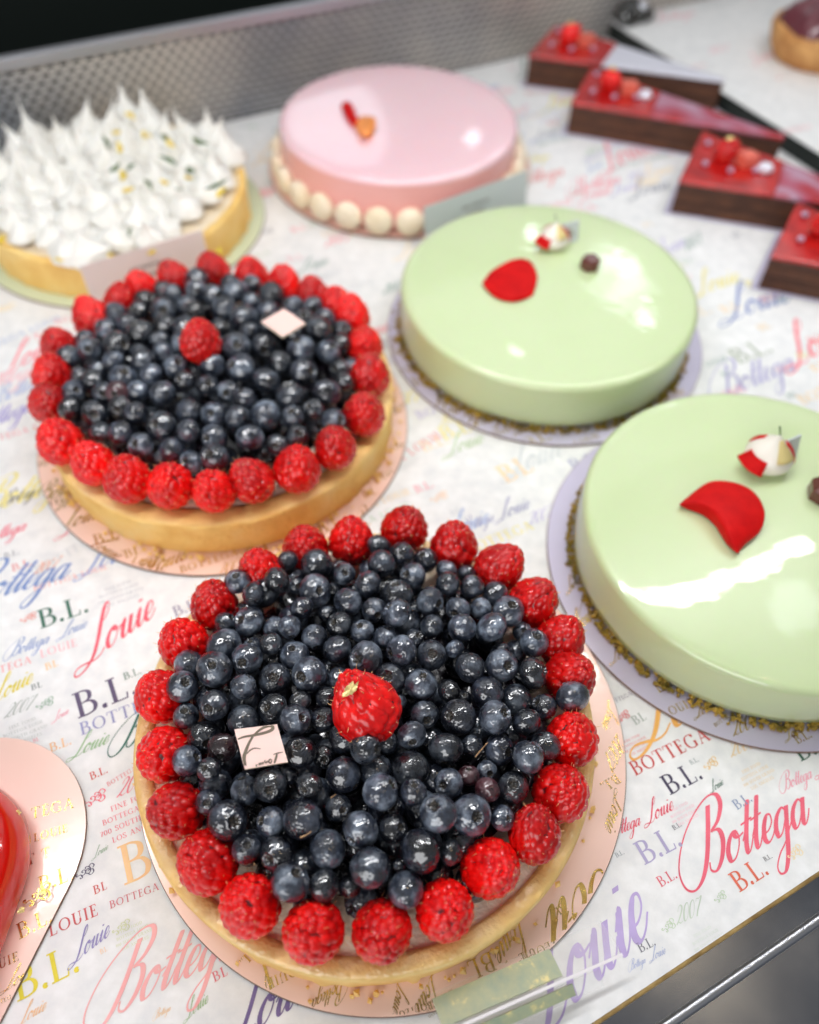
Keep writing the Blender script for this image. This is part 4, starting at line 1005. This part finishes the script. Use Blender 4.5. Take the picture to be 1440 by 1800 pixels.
def bit(nm, p, s, m, seed, leaf=False):
    r = random.Random(seed); vs = []; n = 6; sh = (1.0, .35, .14) if leaf else (.8, .35, .25)
    for j in range(5):
        t = j/4; w = math.sin(math.pi*min(.97, max(.06, t)))
        for k in range(n): vs.append(((t-.5)*2*sh[0], w*sh[1]*math.cos(k*1.047)+.3*math.sin(t*3), w*sh[2]*math.sin(k*1.047)+.15*t*t))
    fs = [(j*n+k, j*n+(k+1) % n, j*n+n+(k+1) % n, j*n+n+k) for j in range(4) for k in range(n)]
    o = mesh(nm, vs, fs, m, mt); o.location = p; o.rotation_euler = (r.uniform(-.8, .8), r.uniform(-.8, .8), r.random()*6.28); o.scale = (s, s, s); return o
z6 = lambda x, y: (x/3.2, 150+y/3.2)
for i, (x, y, s, k) in enumerate(((665,270,.006,0),(660,350,.006,0),(735,180,.006,0),(830,270,.0065,0),(965,320,.005,0),(680,510,.006,0),(725,590,.006,0),(920,540,.0055,0),(1065,520,.005,0),(1250,610,.006,0),(350,975,.006,0),(612,965,.0055,0),(850,930,.005,0),(1215,940,.006,0),(0,860,.005,0),
                                 (920,300,.006,1),(1130,310,.007,1),(945,430,.007,1),(1080,470,.007,1),(1220,560,.009,1),(735,715,.006,1),(640,460,.005,1),(740,465,.004,1),(830,560,.004,1),(1010,590,.004,1),(590,320,.005,1),(735,825,.003,1))):
    z = .047 if y < 700 else .036
    if y > 850: z = .030 if x != 1215 else .027
    bit('lemon_zest' if k == 0 else 'green_leaf', at(*z6(x, y), z)-C6, s, M_zest if k == 0 else M_leaf, i, k == 1)
stand_card('label_card', (172, 556), (376, 490), .0005, .034, 'white label card standing against the crust of the meringue tart', M_card, .10)

# ------------------------------------------------------------------ red cake at the lower left edge
C7 = Vector((-.175, .05, 0))
rc = empty('red_glazed_cake', C7, 'shiny red glazed cake cut off by the lower left edge', 'glazed cake')
hc_ = heart((-.1370, .0640), (-.06, -1), .070)
heart_solid('glaze', hc_, [(.93, .0018), (1.0, .0030), (1.02, .0062), (1.015, .0110), (.99, .0165), (.94, .0205), (.85, .0232), (.7, .0248), (.45, .0256), (.2, .0259), (0, .0260)], [M_redgl], rc, C7)
for i, (x, y, z, sz) in enumerate(((28, 1432, .012, .0022), (40, 1500, .010, .0016), (38, 1600, .009, .0016), (20, 1500, .017, .001))):
    flake(at(x, y, z)-C7, (.6, 0, .7), sz, rc, 70+i)

# ------------------------------------------------------------------ chocolate slices
def slice_(tf, tb, tip, label, seed, white=False):
    z = .027; A = at(*tf, z); B = at(*tb, z)
    A.z = B.z = 0; T = Vector(tip); e = empty('chocolate_slice', (A+B)/2, label, 'cake slice', 'long wedge-shaped chocolate slices'); c = (A+B)/2
    c = Vector((c.x, c.y, 0))
    q = random.Random(seed)
    n = (A-B).cross(Vector((0, 0, 1))).normalized()
    Tb = T + (B-A).normalized()*.003
    def wedge(z0, z1, nm, m, ins=0., s0=0., s1=1.):
        a = A+(T-A)*s0; b = B+(Tb-B)*s0; a2 = A+(T-A)*s1; b2 = B+(Tb-B)*s1
        cc = (a+b+a2+b2)/4
        L = [p+(cc-p).normalized()*ins-c for p in (a, a2, b2, b)]
        vs = [p+Vector((0, 0, z0)) for p in L]+[p+Vector((0, 0, z1)) for p in L]
        o = mesh(nm, vs, [(3, 2, 1, 0), (4, 5, 6, 7), (0, 1, 5, 4), (1, 2, 6, 5), (2, 3, 7, 6), (3, 0, 4, 7)], m, e, smooth=False); bevel(o, .0006)
        return o
    wedge(.0004, .0014, 'slice_board', M_board_l, -.0045)
    wedge(.0018, .0085, 'sponge_layer', M_brown, .0002); wedge(.0087, .0115, 'ganache_layer', M_brown_d, 0); wedge(.0117, .0180, 'sponge_layer', M_brown, .0002); wedge(.0182, .0235, 'ganache_layer', M_brown_d, 0)
    wedge(.0237, .0268, 'ruby_glaze', M_ruby, -.0001, 0, .38); wedge(.0237, .0266, 'white_glaze' if white else 'marbled_glaze', M_milk if white else M_marble, -.0001, .382, 1)
    mid = (A+B)/2; d = (T-mid).normalized(); w = (B-A).normalized()
    def P_(s, t, z): return mid+d*s+w*t-c+Vector((0, 0, z))
    o = inst('raspberry', RASP[seed % 5], P_(.022, .004, .033), (q.random(), q.random(), 0), .0085, e)
    v_, f_ = box((0, 0, 0), .012, .010, .009); o = mesh('salmon_cube', v_, f_, M_salmon, e, smooth=False); bevel(o, .001); o.location = P_(.038, .004, .0315); o.rotation_euler = (0, 0, q.random())
    sv, sf = lathe([(0, .0025), (.0018, .0018), (.0025, 0), (.0018, -.0018), (0, -.0025)], 14); me = mesh('pearl', sv, sf, M_pearl, link_it=False).data
    for s, t in ((.008, .018), (.012, -.012), (.030, -.012), (.046, -.003)): inst('pearl', me, P_(s, t, .0292), (0, 0, 0), (1, 1, .8), e)
    flake(P_(.022, .004, .0424), (0, -.3, 1), .003, e, seed)
    if not white:
        v_, f_ = lathe([(0, .004), (.004, .003), (.006, 0), (.004, -.003), (0, -.004)], 14); o = mesh('white_drop', v_, f_, M_milk, e); o.location = P_(.052, .003, .0295)
    return e
slice_((930,95), (977,42), (.247,.682,0), 'farthest chocolate slice, its narrow end covered in plain white glaze', 1, True)
slice_((1005,178), (1040,118), (.272,.590,0), 'second chocolate slice from the back, red glazed wide end and marbled tip', 2)
slice_((1195,315), (1235,230), (.345,.485,0), 'third chocolate slice from the back, its marbled tip cut off by the right edge', 3)
slice_((1357,447), (1402,355), (.385,.392,0), 'nearest chocolate slice, only its wide red end in view at the right edge', 4)
# dark thing behind the farthest slice
c = at(1100, 66, .0)
dk = empty('dark_ornament', c, 'small dark shiny lump standing behind the farthest chocolate slice', 'ornament')
pr = cr([(.0, 0), (.013, .001), (.016, .006), (.014, .014), (.019, .020), (.015, .028), (.006, .032), (0, .033)], 4)
v_, f_ = lathe([tuple(p) for p in pr], 30, lambda a, r, z: (r*(1+.18*math.sin(3*a+90*z)), z+.001*math.sin(5*a)))
mesh('ornament_body', v_, f_, mat('dark_gloss', lin((34, 34, 32)), .25, coat=1.), dk)
v_, f_ = lathe([(0, .006), (.004, .005), (.006, 0), (.004, -.005), (0, -.006)], 16); o = mesh('grey_knob', v_, f_, M_steel_l, dk); o.location = (.008, -.006, .028)
# tart at the top right corner
c = Vector((.3450, .7560, .0155))
tt = empty('plum_tart', c, 'small tall tart with rough brown crust and dark plum filling at the top right corner', 'fruit tart')
def wb(a, r, z): return (r*(1+.03*nz3(a, 5)), z+(.0016*nz3(a*2, 8) if z > .02 else 0))
v_, f_ = lathe([(.0, .0003), (.034, .0004), (.040, .010), (.043, .022), (.042, .027), (.038, .027), (.036, .022)], 90, wb); mesh('crust', v_, f_, mat('rough_brown_pastry', lin((206, 146, 84)), .7, ramp=[(.3, lin((170, 108, 52))), (.7, lin((224, 170, 106)))], nscale=70, ndet=8, bump=1., bscale=200, bdist=.002), tt)
v_, f_ = lathe([(.0385, .022), (.036, .031), (.028, .040), (.015, .046), (0, .048)], 60, lambda a, r, z: (r*(1+.05*math.sin(5*a)), z+.001*math.sin(7*a))); mesh('plum_filling', v_, f_, M_plum, tt)

# ------------------------------------------------------------------ clear label holder in front of the nearest tart
A = at(812, 1800, .012); B = at(1093, 1676, .012)
hd = empty('label_holder', at(950, 1755, 0), 'clear acrylic label holder with pale green insert lying in front of the nearest tart', 'label holder')
hc = hd.location.copy(); u = (B-A); u.z = 0; u.normalize(); n = Vector((-u.y, u.x, 0))
def plate(nm, p, L, w, th, wdir, m):
    k = wdir.normalized(); up = u.cross(k).normalized(); vs = [p-hc, p-hc+u*L, p-hc+u*L+k*w, p-hc+k*w]; vs += [v+up*th for v in vs]
    return mesh(nm, vs, [(0, 1, 2, 3), (7, 6, 5, 4), (0, 4, 5, 1), (1, 5, 6, 2), (2, 6, 7, 3), (3, 7, 4, 0)], m, hd, smooth=False)
O = at(780, 1815, .012)
L = (at(1093, 1678, .012)-O).length
plate('clear_back_plate', O+n*.0002, L, .013, .0010, n*1+Vector((0, 0, -.55)), M_acr)
plate('bright_edge', O-n*.0008, L, .0010, .0012, n, M_acr_e)
plate('insert_card', O+n*.0010+Vector((0, 0, .0012)), L*.66, .0095, .0006, n*1+Vector((0, 0, -.35)), M_insert)
plate('lower_insert', O-n*.0052+Vector((0, 0, -.003)), L*.70, .0038, .0006, n*1+Vector((0, 0, .5)), M_insert)
plate('clear_front_lip', O-n*.0058+Vector((0, 0, -.0040)), L*.86, .0052, .0009, n*1+Vector((0, 0, .5)), M_acr)
